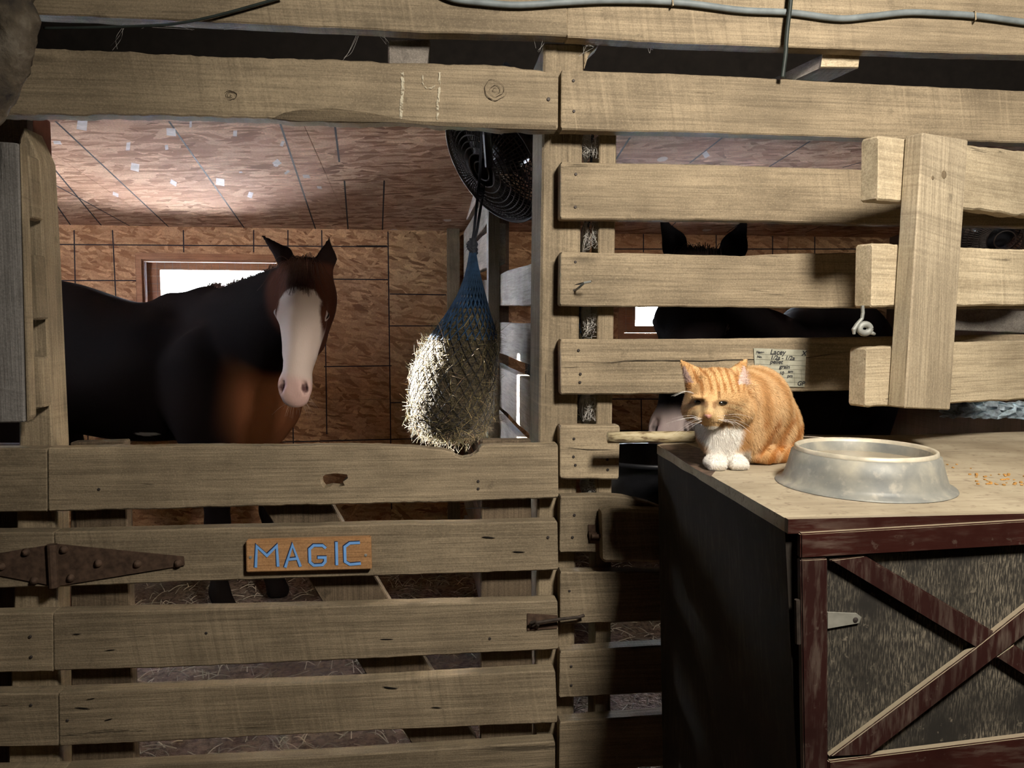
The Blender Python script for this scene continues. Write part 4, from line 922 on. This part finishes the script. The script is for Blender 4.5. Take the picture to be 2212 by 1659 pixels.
tag(tp_, 'added blue-white crumpled sheet for the bright background behind the bin lid at the right edge', 'bright_patch')

# ------------------------------------------------------------------ animals: one smooth blended body each
import openvdb
class Sdf:
    def __init__(s, lo, hi, h):
        s.lo = np.array(lo, float); s.h = h; s.n = np.ceil((np.array(hi)-s.lo)/h).astype(int)+1
        s.D = np.full(s.n, 1.0, np.float32)
    def _blk(s, lo, hi, pad):
        a = np.maximum(np.floor((np.array(lo)-pad-s.lo)/s.h).astype(int), 0); b = np.minimum(np.ceil((np.array(hi)+pad-s.lo)/s.h).astype(int)+1, s.n)
        if np.any(a >= b): return None
        ax = [s.lo[i]+s.h*np.arange(a[i], b[i]) for i in range(3)]
        return tuple(slice(a[i], b[i]) for i in range(3)), ax[0][:, None, None], ax[1][None, :, None], ax[2][None, None, :]
    def _join(s, sl, d, k, sub=False):
        D = s.D[sl]
        if sub:
            e = -d; hh = np.clip(.5-.5*(D-e)/k, 0, 1); s.D[sl] = D*(1-hh)+e*hh+k*hh*(1-hh)
        else:
            hh = np.clip(.5+.5*(D-d)/k, 0, 1); s.D[sl] = D*(1-hh)+d*hh-k*hh*(1-hh)
    def ell(s, c, r, k=.05, R=None, sub=False):
        c = np.array(c, float); r = np.array(r, float); q = r.max()
        b = s._blk(c-q, c+q, k*1.6+s.h*3)
        if b is None: return
        sl, X, Y, Z = b; X, Y, Z = X-c[0], Y-c[1], Z-c[2]
        if R is None: R = np.eye(3)
        k0 = 0; k1 = 0
        for i in range(3):
            p = X*R[i][0]+Y*R[i][1]+Z*R[i][2]; k0 = k0+(p/r[i])**2; k1 = k1+(p/r[i]**2)**2
        k0 = np.sqrt(k0); k1 = np.sqrt(k1); d = k0*(k0-1)/np.maximum(k1, 1e-9)
        s._join(sl, d.astype(np.float32), k, sub)
    def cap(s, a, b, ra, rb, k=.05, flat=None, sub=False):
        a = np.array(a, float); b = np.array(b, float); q = max(ra, rb)
        bl = s._blk(np.minimum(a, b)-q, np.maximum(a, b)+q, k*1.6+s.h*3)
        if bl is None: return
        sl, X, Y, Z = bl; X, Y, Z = X-a[0], Y-a[1], Z-a[2]; ba = b-a
        if flat is not None:
            n, f = np.array(flat[0], float), flat[1]; n = n/np.linalg.norm(n); w = (X*n[0]+Y*n[1]+Z*n[2])*(f-1); X, Y, Z = X+w*n[0], Y+w*n[1], Z+w*n[2]; ba = ba+n*np.dot(ba, n)*(f-1)
        t = np.clip((X*ba[0]+Y*ba[1]+Z*ba[2])/np.dot(ba, ba), 0, 1)
        d = np.sqrt((X-t*ba[0])**2+(Y-t*ba[1])**2+(Z-t*ba[2])**2)-(ra+(rb-ra)*t)
        if flat is not None: d = d/max(1.0, flat[1])**.5
        s._join(sl, d.astype(np.float32), k, sub)
    def chain(s, pts, rs, k=.05, flat=None):
        for i in range(len(pts)-1): s.cap(pts[i], pts[i+1], rs[i], rs[i+1], k, flat)
    def mesh(s):
        g = openvdb.FloatGrid(); g.background = 3*s.h
        g.copyFromArray(np.clip(s.D, -3*s.h, 3*s.h), tolerance=0.0)
        r = g.convertToQuads(0.0) if True else None
        P, Q = r[0], r[-1]
        return s.lo+np.asarray(P, float)*s.h, np.asarray(Q)
    def val(s, p):
        i = np.clip(((np.asarray(p)-s.lo)/s.h), 0, s.n-2); j = i.astype(int); f = i-j; v = 0
        for dx in (0, 1):
            for dy in (0, 1):
                for dz in (0, 1):
                    w = (f[0] if dx else 1-f[0])*(f[1] if dy else 1-f[1])*(f[2] if dz else 1-f[2]); v += w*s.D[j[0]+dx, j[1]+dy, j[2]+dz]
        return v
    def march(s, o, d, t0=0, t1=6, st=.002):
        o = np.array(o, float); d = np.array(d, float)
        for t in np.arange(t0, t1, st):
            p = o+d*t
            if np.all(p > s.lo) and np.all(p < s.lo+s.h*(s.n-1)) and s.val(p) < 0: return p
        return None
    def hit(s, px, py, t0=1.0): return s.march(CAM, ray(px, py), t0)
def body_mesh(name, sdf, colfn, mat, parent):
    P, Q = sdf.mesh(); o = mk(name, P, Q, mat, parent, True)
    me = o.data; N = np.empty(len(P)*3, np.float32); me.vertices.foreach_get('normal', N); N = N.reshape(-1, 3)
    ctr = P-sdf.lo
    at = me.color_attributes.new('Col', 'FLOAT_COLOR', 'POINT'); col = np.clip(colfn(P, N), 0, 1)
    at.data.foreach_set('color', np.c_[col, np.ones(len(P))].astype(np.float32).ravel())
    return o, P, N, Q, col
def sst(a, b, x): t = np.clip((x-a)/(b-a), 0, 1); return t*t*(3-2*t)
def vn(P, s, seed=0.0): return np.array([noise.noise(Vector((p[0]*s+seed, p[1]*s+seed*.7, p[2]*s-seed))) for p in P])
def mixc(a, b, f): return a*(1-f[:, None])+np.asarray(b)*f[:, None]

def make_horse(label, rump, chest, withers, poll, f, n, coat, fun, back_z, belly_z, h=.011):
    """rump/chest: body ends; poll + f (nose direction) + n (face normal) place the head."""
    rump, chest, withers, poll = [np.array(a, float) for a in (rump, chest, withers, poll)]
    f = np.array(f, float); f /= np.linalg.norm(f); n = np.array(n, float); n -= f*np.dot(f, n); n /= np.linalg.norm(n); s = np.cross(n, f)
    if True:
        pass
    hs = fun.get('hs', 1.0)
    H = lambda a, b, c: poll+(f*a+n*b+s*c)*hs            # along nose, out of face, sideways
    bx = chest-rump; bx[2] = 0; L = np.linalg.norm(bx); bx /= L; by = np.array([-bx[1], bx[0], 0]); Rb = [bx, by, np.array([0, 0, 1.0])]
    allp = np.array([rump, chest, withers, poll, H(.7, 0, 0)]); lo = allp.min(0)-.62; hi = allp.max(0)+.45; lo[2] = -.02
    sd = Sdf(lo, hi, h)
    zc_ = (back_z+belly_z)/2; rz = (back_z-belly_z)/2
    mid = (rump+chest)/2; ti = fun.get('tilt', 0.0); Rt = [bx*math.cos(ti)-np.array([0, 0, math.sin(ti)]), by, bx*math.sin(ti)+np.array([0, 0, math.cos(ti)])]
    sd.ell([mid[0], mid[1], zc_], (L*.56, .33, rz), .06, Rt)
    sd.ell(rump+bx*.20+np.array([0, 0, -.03]), (.56, .32, .39), .12, Rb)
    sd.ell(chest-bx*.14+np.array([0, 0, 0]), (.30, .29, .42), .10, Rb)
    sd.ell(chest+bx*.02+np.array([0, 0, -.08]), (.20, .24, .28), .08, Rb)
    for q in (1, -1):
        sd.ell(chest+bx*.10+by*.10*q+np.array([0, 0, -.10]), (.115, .10, .17), .028, Rb)          # breast muscles
        sd.ell(chest-bx*.16+by*.24*q+np.array([0, 0, -.05]), (.20, .09, .34), .06, Rb)          # shoulder blades
    wt_ = withers
    sd.cap(wt_-bx*.22-np.array([0, 0, .10]), wt_-np.array([0, 0, .11]), .09, .11, .10); sd.cap(wt_-np.array([0, 0, .11]), wt_+bx*.12-np.array([0, 0, .15]), .11, .10, .10)
    sd.cap(rump+bx*.15+np.array([0, 0, -.02]), wt_-bx*.25-np.array([0, 0, .38]), .285, .27, .12)
    # neck
    th = H(.14, -.20, 0)
    hz = H(.05, -.13, 0)
    nd = hz-wt_; side = np.cross(nd, [0, 0, 1.0]); side /= np.linalg.norm(side)
    sd.cap(wt_+np.array([0, 0, -.16]), H(.02, -.10, 0), .145, .085, .07)
    sd.cap(chest+np.array([0, 0, .12]), th, .22, .105, .10)
    sd.cap((wt_+chest)/2+np.array([0, 0, -.02]), H(.09, -.15, 0), .22, .105, .08)
    # head
    Rh = [f, n, s]
    he = lambda c, r, k, R, sub=False: sd.ell(c, np.array(r)*hs, k, R, sub)
    hc_ = lambda a_, b_, ra, rb, k, flat=None, sub=False: sd.cap(a_, b_, ra*hs, rb*hs, k, flat, sub)
    he(H(.08, -.085, 0), (.13, .10, .090), .04, Rh)
    he(H(.19, -.080, 0), (.14, .088, .104), .04, Rh)
    for q in (1, -1):
        he(H(.235, -.185, .050*q), (.135, .105, .048), .045, Rh)       # cheeks
        he(H(.205, -.050, .088*q), (.055, .036, .030), .025, Rh)       # brow
        hc_(H(.26, -.10, .070*q), H(.40, -.095, .052*q), .026, .018, .03)  # facial crest
    hc_(H(.18, -.07, 0), H(.50, -.062, 0), .080, .058, .04)
    hc_(H(.28, -.15, 0), H(.50, -.115, 0), .072, .050, .05)
    he(H(.560, -.078, 0), (.085, .062, .072), .03, Rh)
    for q in (1, -1): he(H(.560, -.052, .042*q), (.052, .036, .032), .02, Rh)
    he(H(.585, -.135, 0), (.050, .036, .048), .022, Rh)                # chin and lower lip
    he(H(.615, -.092, 0), (.034, .042, .055), .02, Rh)
    for q in (1, -1):
        he(H(.572, -.030, .052*q), (.034, .030, .012), .012, [f*.9+s*q*.25, n, s*.97-f*.25*q], sub=True)
        hc_(H(.60, -.118, .055*q), H(.53, -.115, .062*q), .006, .004, .01, sub=True)   # corner of the mouth
        eb, et = H(.00, -.105, .070*q), H(-.185, -.085, (fun.get('ear', .105) if q > 0 else fun.get('ear_r', .105))*q+0)
        em = H(-.075, -.088, .094*q)*.6+(eb+et)*.2
        fl = n*.85+s*q*.5
        hc_(eb, em, .040, .043, .03, (fl, 1.5)); hc_(em, et, .043, .004, .015, (fl, 1.5))
        hc_(H(-.02, -.06, .084*q)+fl*.012, H(-.14, -.062, .100*q)+fl*.008, .018, .008, .012, (fl, 1.3), sub=True)
    # legs
    def leg(top, x, y, hind):
        if hind:
            P = [top, top+bx*.10+np.array([0, 0, -.42]), np.array([x, y, .56])-bx*.14, np.array([x, y, .30])-bx*.10, np.array([x, y, .13])-bx*.06, np.array([x, y, .04])]; r = [.20, .12, .062, .040, .048, .062]
        else:
            P = [top, np.array([x, y, .80]), np.array([x, y, .50]), np.array([x, y, .32]), np.array([x, y, .14]), np.array([x, y, .04])+bx*.03]; r = [.13, .085, .058, .038, .046, .062]
        sd.chain(P, r, .035)
    for q, o_ in ((1, fun.get('stagger', .1)), (-1, 0)):
        a = chest-bx*.10+by*.155*q; leg(np.array([a[0], a[1], 1.05]), a[0]-bx[0]*.05+bx[0]*o_, a[1]+bx[1]*o_, False)
        a = rump+bx*.05+by*.16*q; leg(np.array([a[0], a[1], 1.22]), a[0]-bx[0]*(.05+o_), a[1], True)
    sd.D = np.maximum(sd.D, np.float32(.012)-(sd.lo[2]+sd.h*np.arange(sd.n[2]))[None, None, :].astype(np.float32))
    root = thing('horse', label, 'horse', (mid[0], mid[1], 0))
    def colfn(P, N):
        q = P-poll; u, v, w = q@f/hs, q@n/hs, q@s/hs
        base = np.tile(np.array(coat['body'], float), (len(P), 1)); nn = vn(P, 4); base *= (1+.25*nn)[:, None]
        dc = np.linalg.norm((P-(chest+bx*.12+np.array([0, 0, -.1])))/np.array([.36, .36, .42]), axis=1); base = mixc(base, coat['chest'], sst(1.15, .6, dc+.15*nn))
        hd = sst(-.25, -.05, u)*sst(.36, .24, np.abs(v+.1)); base = mixc(base, coat['head'], hd*sst(.30, .2, np.linalg.norm(q-np.outer(u, f), axis=1)))
        ear = sst(-.02, -.06, u)*(np.linalg.norm(q, axis=1) < .3); base = mixc(base, coat['ear'], ear)
        if 'blaze' in coat:
            wob = .014*vn(P, 14, 3); front = (u > .05) & (u < .75) & (np.linalg.norm(q, axis=1) < .8)
            hw = np.interp(u, [.10, .12, .16, .24, .34, .44, .50, .54, .62, .7], [.0, .060, .096, .108, .100, .092, .10, .13, .15, .15])+wob
            lat = front*sst(.27, .31, u)*sst(.56, .5, u)*sst(-.26, -.22, v)*(w > 0); base = mixc(base, tuple(q*.62 for q in coat['blaze']), lat*sst(-.02, .02, vn(P, 10, 8)+.06))
            bl_ = front*sst(-.006, .006, hw-np.abs(w-coat.get('boff', 0)))*np.where(u < .50, sst(-.128, -.105, v), 1.0)*sst(.10, .112, u); base = mixc(base, coat['blaze'], bl_)
            mz = front*sst(.50, .56, u+wob); base = mixc(base, coat['pink'], mz*.75)
        if 'snip' in coat:
            sn = (np.linalg.norm(q, axis=1) < .8)*sst(.49, .54, u)*sst(.09, .07, np.abs(w+.02)); base = mixc(base, coat['snip'], sn)
        for sp, r_, c_ in coat.get('spots', []):
            d_ = np.linalg.norm((P-np.array(sp))/np.array(r_), axis=1)+.45*vn(P, 16, 5); base = mixc(base, c_, sst(1.0, .85, d_))
        base = mixc(base, (.012, .009, .008), sst(.45, .25, P[:, 2])*.8)
        dn = np.min([np.linalg.norm(P-H(.572, -.045, .046*k_), axis=1) for k_ in (1, -1)], axis=0); base = mixc(base, coat.get('nostril', (.02, .012, .012)), sst(.024, .014, dn))
        return base
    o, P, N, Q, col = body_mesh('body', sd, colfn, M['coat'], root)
    eyem = plain('horse_eye', (.010, .008, .008), .08, 0, .7, .1)
    for q in (1, -1):
        p = sd.march(H(.215, -.062, .2*q), -s*q, 0, .3, .001)
        if p is None: p = H(.215, -.062, .1*q)
        c = p-s*q*.009
        e = MB().lathe([(.0185*math.cos(t), .0185*math.sin(t)) for t in np.linspace(-math.pi/2, math.pi/2, 13)], c, 20).build('eye', eyem, root, True)
        lid = MB()
        for sg_ in (1, -1):
            lid.tube([c+f*.024*math.cos(t)+n*.0165*math.sin(t)*sg_+s*q*(.013-.012*abs(math.cos(t))) for t in np.linspace(0, math.pi, 12)], .0045, 6)
        lid.build('eyelid', plain('eyelid', coat.get('lid', (.03, .02, .018)), .5), root, True)
    # mane, forelock, whiskers
    L_, Cc = [], []
    for i in range(900):
        t = rng.random(); base = wt_*(1-t)+H(-.01, -.12, 0)*t+np.array([0, 0, .03+.0*t]); d = fun.get('mane_side', by)
        p = sd.march(base+np.array([0, 0, .25]), (0, 0, -1), 0, .5, .004)
        if p is None: continue
        o0 = rng.normal(0, .012, 3); ln_ = rng.uniform(.04, .10); L_.append([p+o0*np.array([1, 1, 0]), p+o0+d*.03+np.array([0, 0, .012]), p+d*.055+o0+np.array([0, 0, -ln_*.5]), p+d*.065+o0*1.5+np.array([0, 0, -ln_])]); Cc.append(np.array(coat['mane'])*rng.uniform(.7, 1.3))
    tb_ = sd.march(rump-bx*1.0+np.array([0, 0, .16]), bx, 0, 1.2, .004); Lt = []
    if tb_ is not None:
        for i in range(260):
            o0 = rng.normal(0, .022, 3); l = rng.uniform(.5, .85); Lt.append([tb_+o0*.6+bx*.03, tb_+o0-bx*.06+np.array([0, 0, -.06]), tb_+o0*1.6-bx*.07+np.array([0, 0, -l*.5]), tb_+o0*2-bx*.04+np.array([0, 0, -l])])
        strands('tail', Lt, .003, M['hair'], root, [np.array(coat['mane'])*rng.uniform(.5, 1.1) for _ in Lt])['kind'] = 'stuff'
    strands('mane', L_, .0014, M['hair'], root, Cc)['kind'] = 'stuff'
    L_, Cc = [], []
    for i in range(int(fun.get('forelock', 350))):
        w0 = rng.normal(0, .028); p = H(-.01+rng.normal(0, .012), .02, w0); e = rng.uniform(.06, .16); w1 = w0*1.6+rng.normal(0, .012)
        L_.append([H(-.03, -.05, w0*.6), p, H(e*.55, .026+rng.normal(0, .004), (w0+w1)/2), H(e, .016, w1)]); Cc.append(np.array(coat['mane'])*rng.uniform(.7, 1.3))
    strands('forelock', L_, .0013, M['hair'], root, Cc)['kind'] = 'stuff'
    L_ = []
    for i in range(46):
        w0 = rng.uniform(-.05, .05); a = rng.uniform(.56, .63); p = H(a, -.10-rng.uniform(0, .05), w0); d = f*rng.uniform(.2, 1)-n*rng.uniform(.0, .7)+s*w0*14+rng.normal(0, .25, 3); d /= np.linalg.norm(d); l = rng.uniform(.03, .09)
        L_.append([p, p+d*l*.5, p+d*l+np.array([0, 0, -.012])])
    strands('whiskers', L_, .0005, M['hair'], root, [(.55, .45, .36)]*len(L_))['kind'] = 'stuff'
    return root, sd, H

# bay horse with the white face, standing left, head turned to the viewer
wz = PY(455, 616, 2.35)
poll1 = PY(654, 574, 1.42)
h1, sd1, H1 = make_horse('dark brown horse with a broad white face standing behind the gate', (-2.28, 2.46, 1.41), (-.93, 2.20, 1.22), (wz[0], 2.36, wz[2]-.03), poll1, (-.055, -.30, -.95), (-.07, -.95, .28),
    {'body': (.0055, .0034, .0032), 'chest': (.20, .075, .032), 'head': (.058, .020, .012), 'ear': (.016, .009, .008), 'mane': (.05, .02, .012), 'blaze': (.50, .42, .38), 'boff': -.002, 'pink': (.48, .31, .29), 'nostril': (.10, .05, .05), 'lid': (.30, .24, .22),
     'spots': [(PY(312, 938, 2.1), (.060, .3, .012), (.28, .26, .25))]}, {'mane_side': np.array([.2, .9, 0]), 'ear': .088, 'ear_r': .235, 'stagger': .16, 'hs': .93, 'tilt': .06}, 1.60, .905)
# dark horse behind the slats
poll2 = PY(1508, 552, .80)
h2, sd2, H2 = make_horse('black horse with a pink and white nose behind the slatted fence', (2.45, 2.35, 1.36), (1.55, 1.55, 1.18), (1.62, 1.72, 1.58), poll2, (-.235, -.28, -.93), (-.45, -.85, .30),
    {'body': (.012, .010, .011), 'chest': (.016, .012, .012), 'head': (.014, .011, .012), 'ear': (.008, .007, .008), 'mane': (.035, .022, .02), 'snip': (.55, .44, .42), 'nostril': (.008, .006, .006)}, {'mane_side': np.array([.7, -.7, 0]), 'ear': .120, 'ear_r': .17, 'forelock': 200, 'hs': 1.16}, 1.56, .86)

# ------------------------------------------------------------------ ginger cat on the bin
def make_cat():
    Q = lambda a, b, y: PY(a, b, y)
    lo = Q(1440, 1060, -.60); hi = Q(1760, 740, -.15)
    sd = Sdf((min(lo[0], .5), -.64, ZT-.01), (hi[0]+.08, -.14, ZT+.31), .0032)
    E = sd.ell
    E(Q(1632, 885, -.335), (.078, .088, .098), .03)
    E(Q(1664, 925, -.295), (.066, .080, .086), .03)
    E(Q(1565, 925, -.405), (.060, .056, .070), .03)
    E(Q(1600, 860, -.38), (.060, .060, .060), .03)
    E(Q(1618, 935, -.405), (.042, .036, .062), .02)
    E(Q(1672, 948, -.365), (.044, .036, .060), .014)
    # head
    E(Q(1547, 851, -.462), (.062, .054, .054), .015)
    E(Q(1508, 884, -.462), (.032, .036, .028), .018); E(Q(1592, 884, -.452), (.036, .036, .030), .018)
    E(Q(1533, 898, -.502), (.028, .020, .018), .012)
    E(Q(1519, 905, -.506), (.013, .011, .010), .006); E(Q(1547, 906, -.504), (.014, .011, .010), .006)
    sd.cap(Q(1537, 862, -.500), Q(1531, 894, -.523), .015, .010, .012)
    E(Q(1537, 917, -.497), (.015, .013, .010), .008)
    for (a, b, c) in ((1511, 866, -.503), (1559, 868, -.500)): E(Q(a, b-9, c), (.018, .010, .006), .008)   # brows
    fl = np.array([.0, -1, .15])
    sd.cap(Q(1503, 818, -.455), Q(1471, 780, -.452), .026, .003, .010, (fl, 1.7)); sd.cap(Q(1590, 815, -.448), Q(1612, 776, -.444), .026, .003, .010, (np.array([.3, -1, .1]), 1.7))
    sd.cap(Q(1500, 816, -.478), Q(1477, 788, -.468), .014, .002, .006, (fl, 1.4), sub=True); sd.cap(Q(1595, 815, -.470), Q(1609, 784, -.460), .016, .002, .006, (fl, 1.4), sub=True)
    # forelegs and paws
    for (a, sx) in ((1583, 1590), (1549, 1543)):
        sd.cap(Q(a-4, 950, -.425), Q(a, 1000, -.440), .021, .016, .014); p = Q(sx, 1006, -.455); p[2] = ZT+.015; E(p, (.022, .026, .016), .008)
        for t in (-.013, -.004, .005, .014): E(p+np.array([t, -.020+abs(t)*.3, -.003]), (.0062, .010, .0105), .004)
    # hind foot and curled tail
    p, q = Q(1690, 1010, -.335), Q(1632, 1008, -.40); p[2] = ZT+.018; q[2] = ZT+.014; sd.cap(p, q, .020, .016, .012)
    T = [(1712, 985, -.315), (1712, 1000, -.355), (1690, 1003, -.39), (1655, 1002, -.415), (1634, 996, -.42)]; T = [Q(*t) for t in T]
    for t in T[1:]: t[2] = max(ZT+.02, min(t[2], ZT+.026))
    sd.chain(T, [.022, .021, .020, .018, .012], .006)
    sd.D = np.maximum(sd.D, np.float32(ZT+.0008)-(sd.lo[2]+sd.h*np.arange(sd.n[2]))[None, None, :].astype(np.float32))
    root = thing('cat', 'orange tabby cat with a white bib crouching on the feed bin', 'cat', Q(1620, 1010, -.37)*np.array([1, 1, 0])+np.array([0, 0, ZT]))
    hc = Q(1545, 850, -.47)
    def uv(P):
        d = P-CAM; w = d@FW; return CX+FPX*(d@RT)/w, CY-FPX*(d@UP)/w
    def colfn(P, N):
        u, v = uv(P); nn = vn(P, 22, 2); n2 = vn(P, 60, 9)
        org = np.array((.62, .385, .18)); base = np.tile(org, (len(P), 1))*(1+.16*nn+.10*n2)[:, None]
        # tabby stripes: lines over the skull, bands on flank, leg and tail
        hd = sst(.085, .06, np.linalg.norm(P-hc, axis=1)); q = P-hc
        st_ = np.sin(q[:, 0]*430+6*vn(P, 18, 4)); base = mixc(base, (.36, .15, .042), hd*sst(.1, .6, st_)*sst(-.002, .014, q[:, 2])*.85)
        base = mixc(base, (.50, .40, .24), hd*sst(-.004, -.03, q[:, 2])*.55)
        fk = np.sin((P[:, 0]*.8+P[:, 1])*95+5*vn(P, 11, 6)); base = mixc(base, (.45, .22, .07), (1-hd)*sst(.1, .8, fk)*.5)
        tl = sst(ZT+.055, ZT+.035, P[:, 2])*sst(1615, 1640, u); base = mixc(base, (.46, .17, .035), tl*sst(-.1, .5, np.sin(u*.16+v*.08))*.9)
        base = mixc(base, (.72, .55, .33), (1-hd)*sst(.1, -.5, fk)*.35)
        ck_ = np.sin((v-.35*np.abs(u-1540))*.42+3*vn(P, 25, 3)); base = mixc(base, (.36, .17, .06), hd*sst(.3, .8, ck_)*sst(24, 34, np.abs(u-1535))*sst(862, 872, v)*.6)
        lg = sst(1640, 1655, u)*sst(ZT+.11, ZT+.09, P[:, 2]); base = mixc(base, (.42, .17, .045), lg*sst(0, .5, np.sin(u*.22+v*.12))*.8)
        # white: chin to bib and paws
        face = (v < 921)*(P[:, 1] < -.452)*(np.linalg.norm(P-hc, axis=1) < .105)
        bib = np.sqrt(((u-1553-(v-930)*.15)/np.interp(v, [880, 905, 940, 985], [45, 62, 52, 26]))**2+((v-938)/60)**2)+.18*nn
        base = mixc(base, (.80, .77, .72), sst(1.06, .88, bib)*sst(-.36, -.40, P[:, 1])*(v > 880)*(1-face))
        pw = sst(ZT+.045, ZT+.028, P[:, 2])*sst(-.40, -.43, P[:, 1])*(u < 1622); base = mixc(base, (.78, .74, .68), pw)
        mzl = np.sqrt(((u-1533)/26)**2+((v-908)/13)**2); base = mixc(base, (.56, .38, .19), sst(1.2, .7, mzl)*hd)
        ns_ = np.sqrt(((u-1530)/9)**2+((v-899)/5)**2); base = mixc(base, (.50, .25, .19), sst(1.2, .8, ns_)*hd)
        mo = np.abs(v-(911+((u-1535)/22)**2*3.5)); base = mixc(base, (.10, .05, .03), sst(2.2, .8, mo)*(np.abs(u-1537) < 26)*hd)
        for (a, b, w_) in ((1511, 869, 13), (1559, 870, 15)):
            ey = np.sqrt(((u-a)/w_)**2+((v-b)/7)**2); base = mixc(base, (.16, .09, .04), sst(1.25, .9, ey)*hd*.8); tl_ = np.sqrt(((u-(a+(14 if a < 1530 else -16)))/5)**2+((v-(b+5))/9)**2); base = mixc(base, (.22, .11, .05), sst(1.2, .7, tl_)*hd*.8); up_ = np.sqrt(((u-(a+(6 if a < 1530 else -6)))/3)**2+((v-(b-16))/10)**2); base = mixc(base, (.22, .10, .035), sst(1.2, .7, up_)*hd*.8)
        for (a, b, c2, d2) in ((1612, 838, 1606, 790), (1495, 835, 1476, 790)):
            t = np.clip((v-d2)/(b-d2), 0, 1); ie = (np.abs(u-(c2+(a-c2)*t-6*t)) < 12*t+2)&(v > d2)&(v < b-8)&(N[:, 1] < -.1)
            base = mixc(base, (.70, .55, .50) if a > 1550 else (.34, .24, .22), ie.astype(float)*.9)
        return base
    o, P, N, Qd, col = body_mesh('body', sd, colfn, M['catskin'], root)
    # eyes
    em = plain('cat_eye', (.012, .009, .006), .1, 0, .6, .1)
    for (a, b, w_) in ((1511, 868, .0105), (1559, 870, .0125)):
        p = sd.hit(a, b, 1.3)
        d = ray(a, b); ct = p+d*.0030
        Ve = []
        for i in range(9):
            ph = math.pi*i/8
            for j in range(14):
                t = 2*math.pi*j/14; Ve.append(ct+RT*w_*math.sin(ph)*math.cos(t)+UP*.0052*math.sin(ph)*math.sin(t)-d*.0072*math.cos(ph))
        mk('eye', Ve, [(i*14+j, i*14+(j+1) % 14, (i+1)*14+(j+1) % 14, (i+1)*14+j) for i in range(8) for j in range(14)], em, root, True)
    nm = plain('cat_nose', (.42, .20, .15), .45, 0, .3, .15)
    p = sd.hit(1530, 899, 1.3); d = ray(1530, 899)
    mk('nose', [p-d*.0018+RT*x*.0012+UP*y*.0012-d*z for x, y, z in ((-6, 3, 0), (6, 3, 0), (4, -2, .0008), (0, -5, .001), (-4, -2, .0008), (0, 1, .0035), (-7, 2, -.006), (7, 2, -.006), (0, -6, -.006))], [(0, 5, 1), (1, 5, 2), (2, 5, 3), (3, 5, 4), (4, 5, 0), (0, 1, 7, 6), (1, 2, 7), (2, 3, 8, 7), (3, 4, 6, 8), (4, 0, 6)], nm, root, True)
    # fur
    tri = Qd[:, :3]; A_ = np.linalg.norm(np.cross(P[tri[:, 1]]-P[tri[:, 0]], P[tri[:, 2]]-P[tri[:, 0]]), axis=1); A_ /= A_.sum()
    NF = 100000; fi = rng.choice(len(Qd), NF, p=A_); w = rng.dirichlet((1, 1, 1, 1), NF)
    rp_ = np.einsum('ij,ijk->ik', w, P[Qd[fi]]); rn = np.einsum('ij,ijk->ik', w, N[Qd[fi]]); rn /= np.linalg.norm(rn, axis=1)[:, None]; rc = np.einsum('ij,ijk->ik', w, col[Qd[fi]])
    hd = sst(.085, .06, np.linalg.norm(rp_-hc, axis=1)); nose = Q(1532, 900, -.52)
    away = rp_-nose; away /= np.linalg.norm(away, axis=1)[:, None]
    flow = np.array([.55, .45, -.65])*(1-hd)[:, None]+away*hd[:, None]
    flow -= rn*np.sum(flow*rn, axis=1)[:, None]
    dr_ = rn*.34+flow*.9+rng.normal(0, .16, (NF, 3)); dr_ /= np.linalg.norm(dr_, axis=1)[:, None]
    uu, vv = uv(rp_)
    ln_ = rng.uniform(.005, .0105, NF)*np.where(hd > .5, .62, 1.0)
    fd = np.linalg.norm(rp_-nose, axis=1); ln_ *= np.interp(fd, [0, .03, .06, .09], [.18, .32, .6, 1.0]); ln_ *= np.where(rp_[:, 2] < ZT+.035, .5, 1.0)
    for (a, b) in ((1511, 869), (1559, 870)): ln_ *= np.where(((uu-a)/17)**2+((vv-b)/9)**2 < 1, .10, 1.0)
    ear = (vv < 815) & (hd < .95) & (uu < 1620) & (rp_[:, 1] < -.42); ln_ *= np.where(ear, .45, 1.0)
    p1 = rp_+dr_*(ln_*.55)[:, None]; p2 = rp_+dr_*ln_[:, None]+np.array([0, 0, -1.0])*(ln_*.18)[:, None]
    p2[:, 2] = np.maximum(p2[:, 2], ZT+.001); p1[:, 2] = np.maximum(p1[:, 2], ZT+.001)
    lines = np.stack([rp_-rn*.001, p1, p2], axis=1)
    jit = rng.uniform(.82, 1.2, NF)[:, None]
    strands('fur', list(lines), .00025, M['fur'], root, np.clip(rc*jit, 0, 1), .2)['kind'] = 'stuff'
    # whiskers
    Lw = []
    for sx, (bx_, by_) in ((1, (1553, 904)), (-1, (1515, 904))):
        for i in range(9):
            p = sd.hit(bx_+sx*rng.uniform(-4, 6), by_+rng.uniform(-5, 6), 1.3)
            ex = sx*rng.uniform(35, 78); ey = rng.uniform(-2, 40)
            q = PY(bx_+ex, by_+ey*1.0, p[1]-.012); mdp = (p+q)/2+np.array([0, -.012, .008]); Lw.append([p, mdp, q])
    for i in range(4):
        p = sd.hit(1500-rng.uniform(0, 10), 850, 1.3)
        if p is not None: Lw.append([p, p+np.array([-.02, -.014, .006]), p+np.array([-.045, -.012, -.004])])
    strands('whiskers', Lw, .00022, M['fur'], root, [(.85, .82, .78)]*len(Lw), .4)['kind'] = 'stuff'
    return root
make_cat()
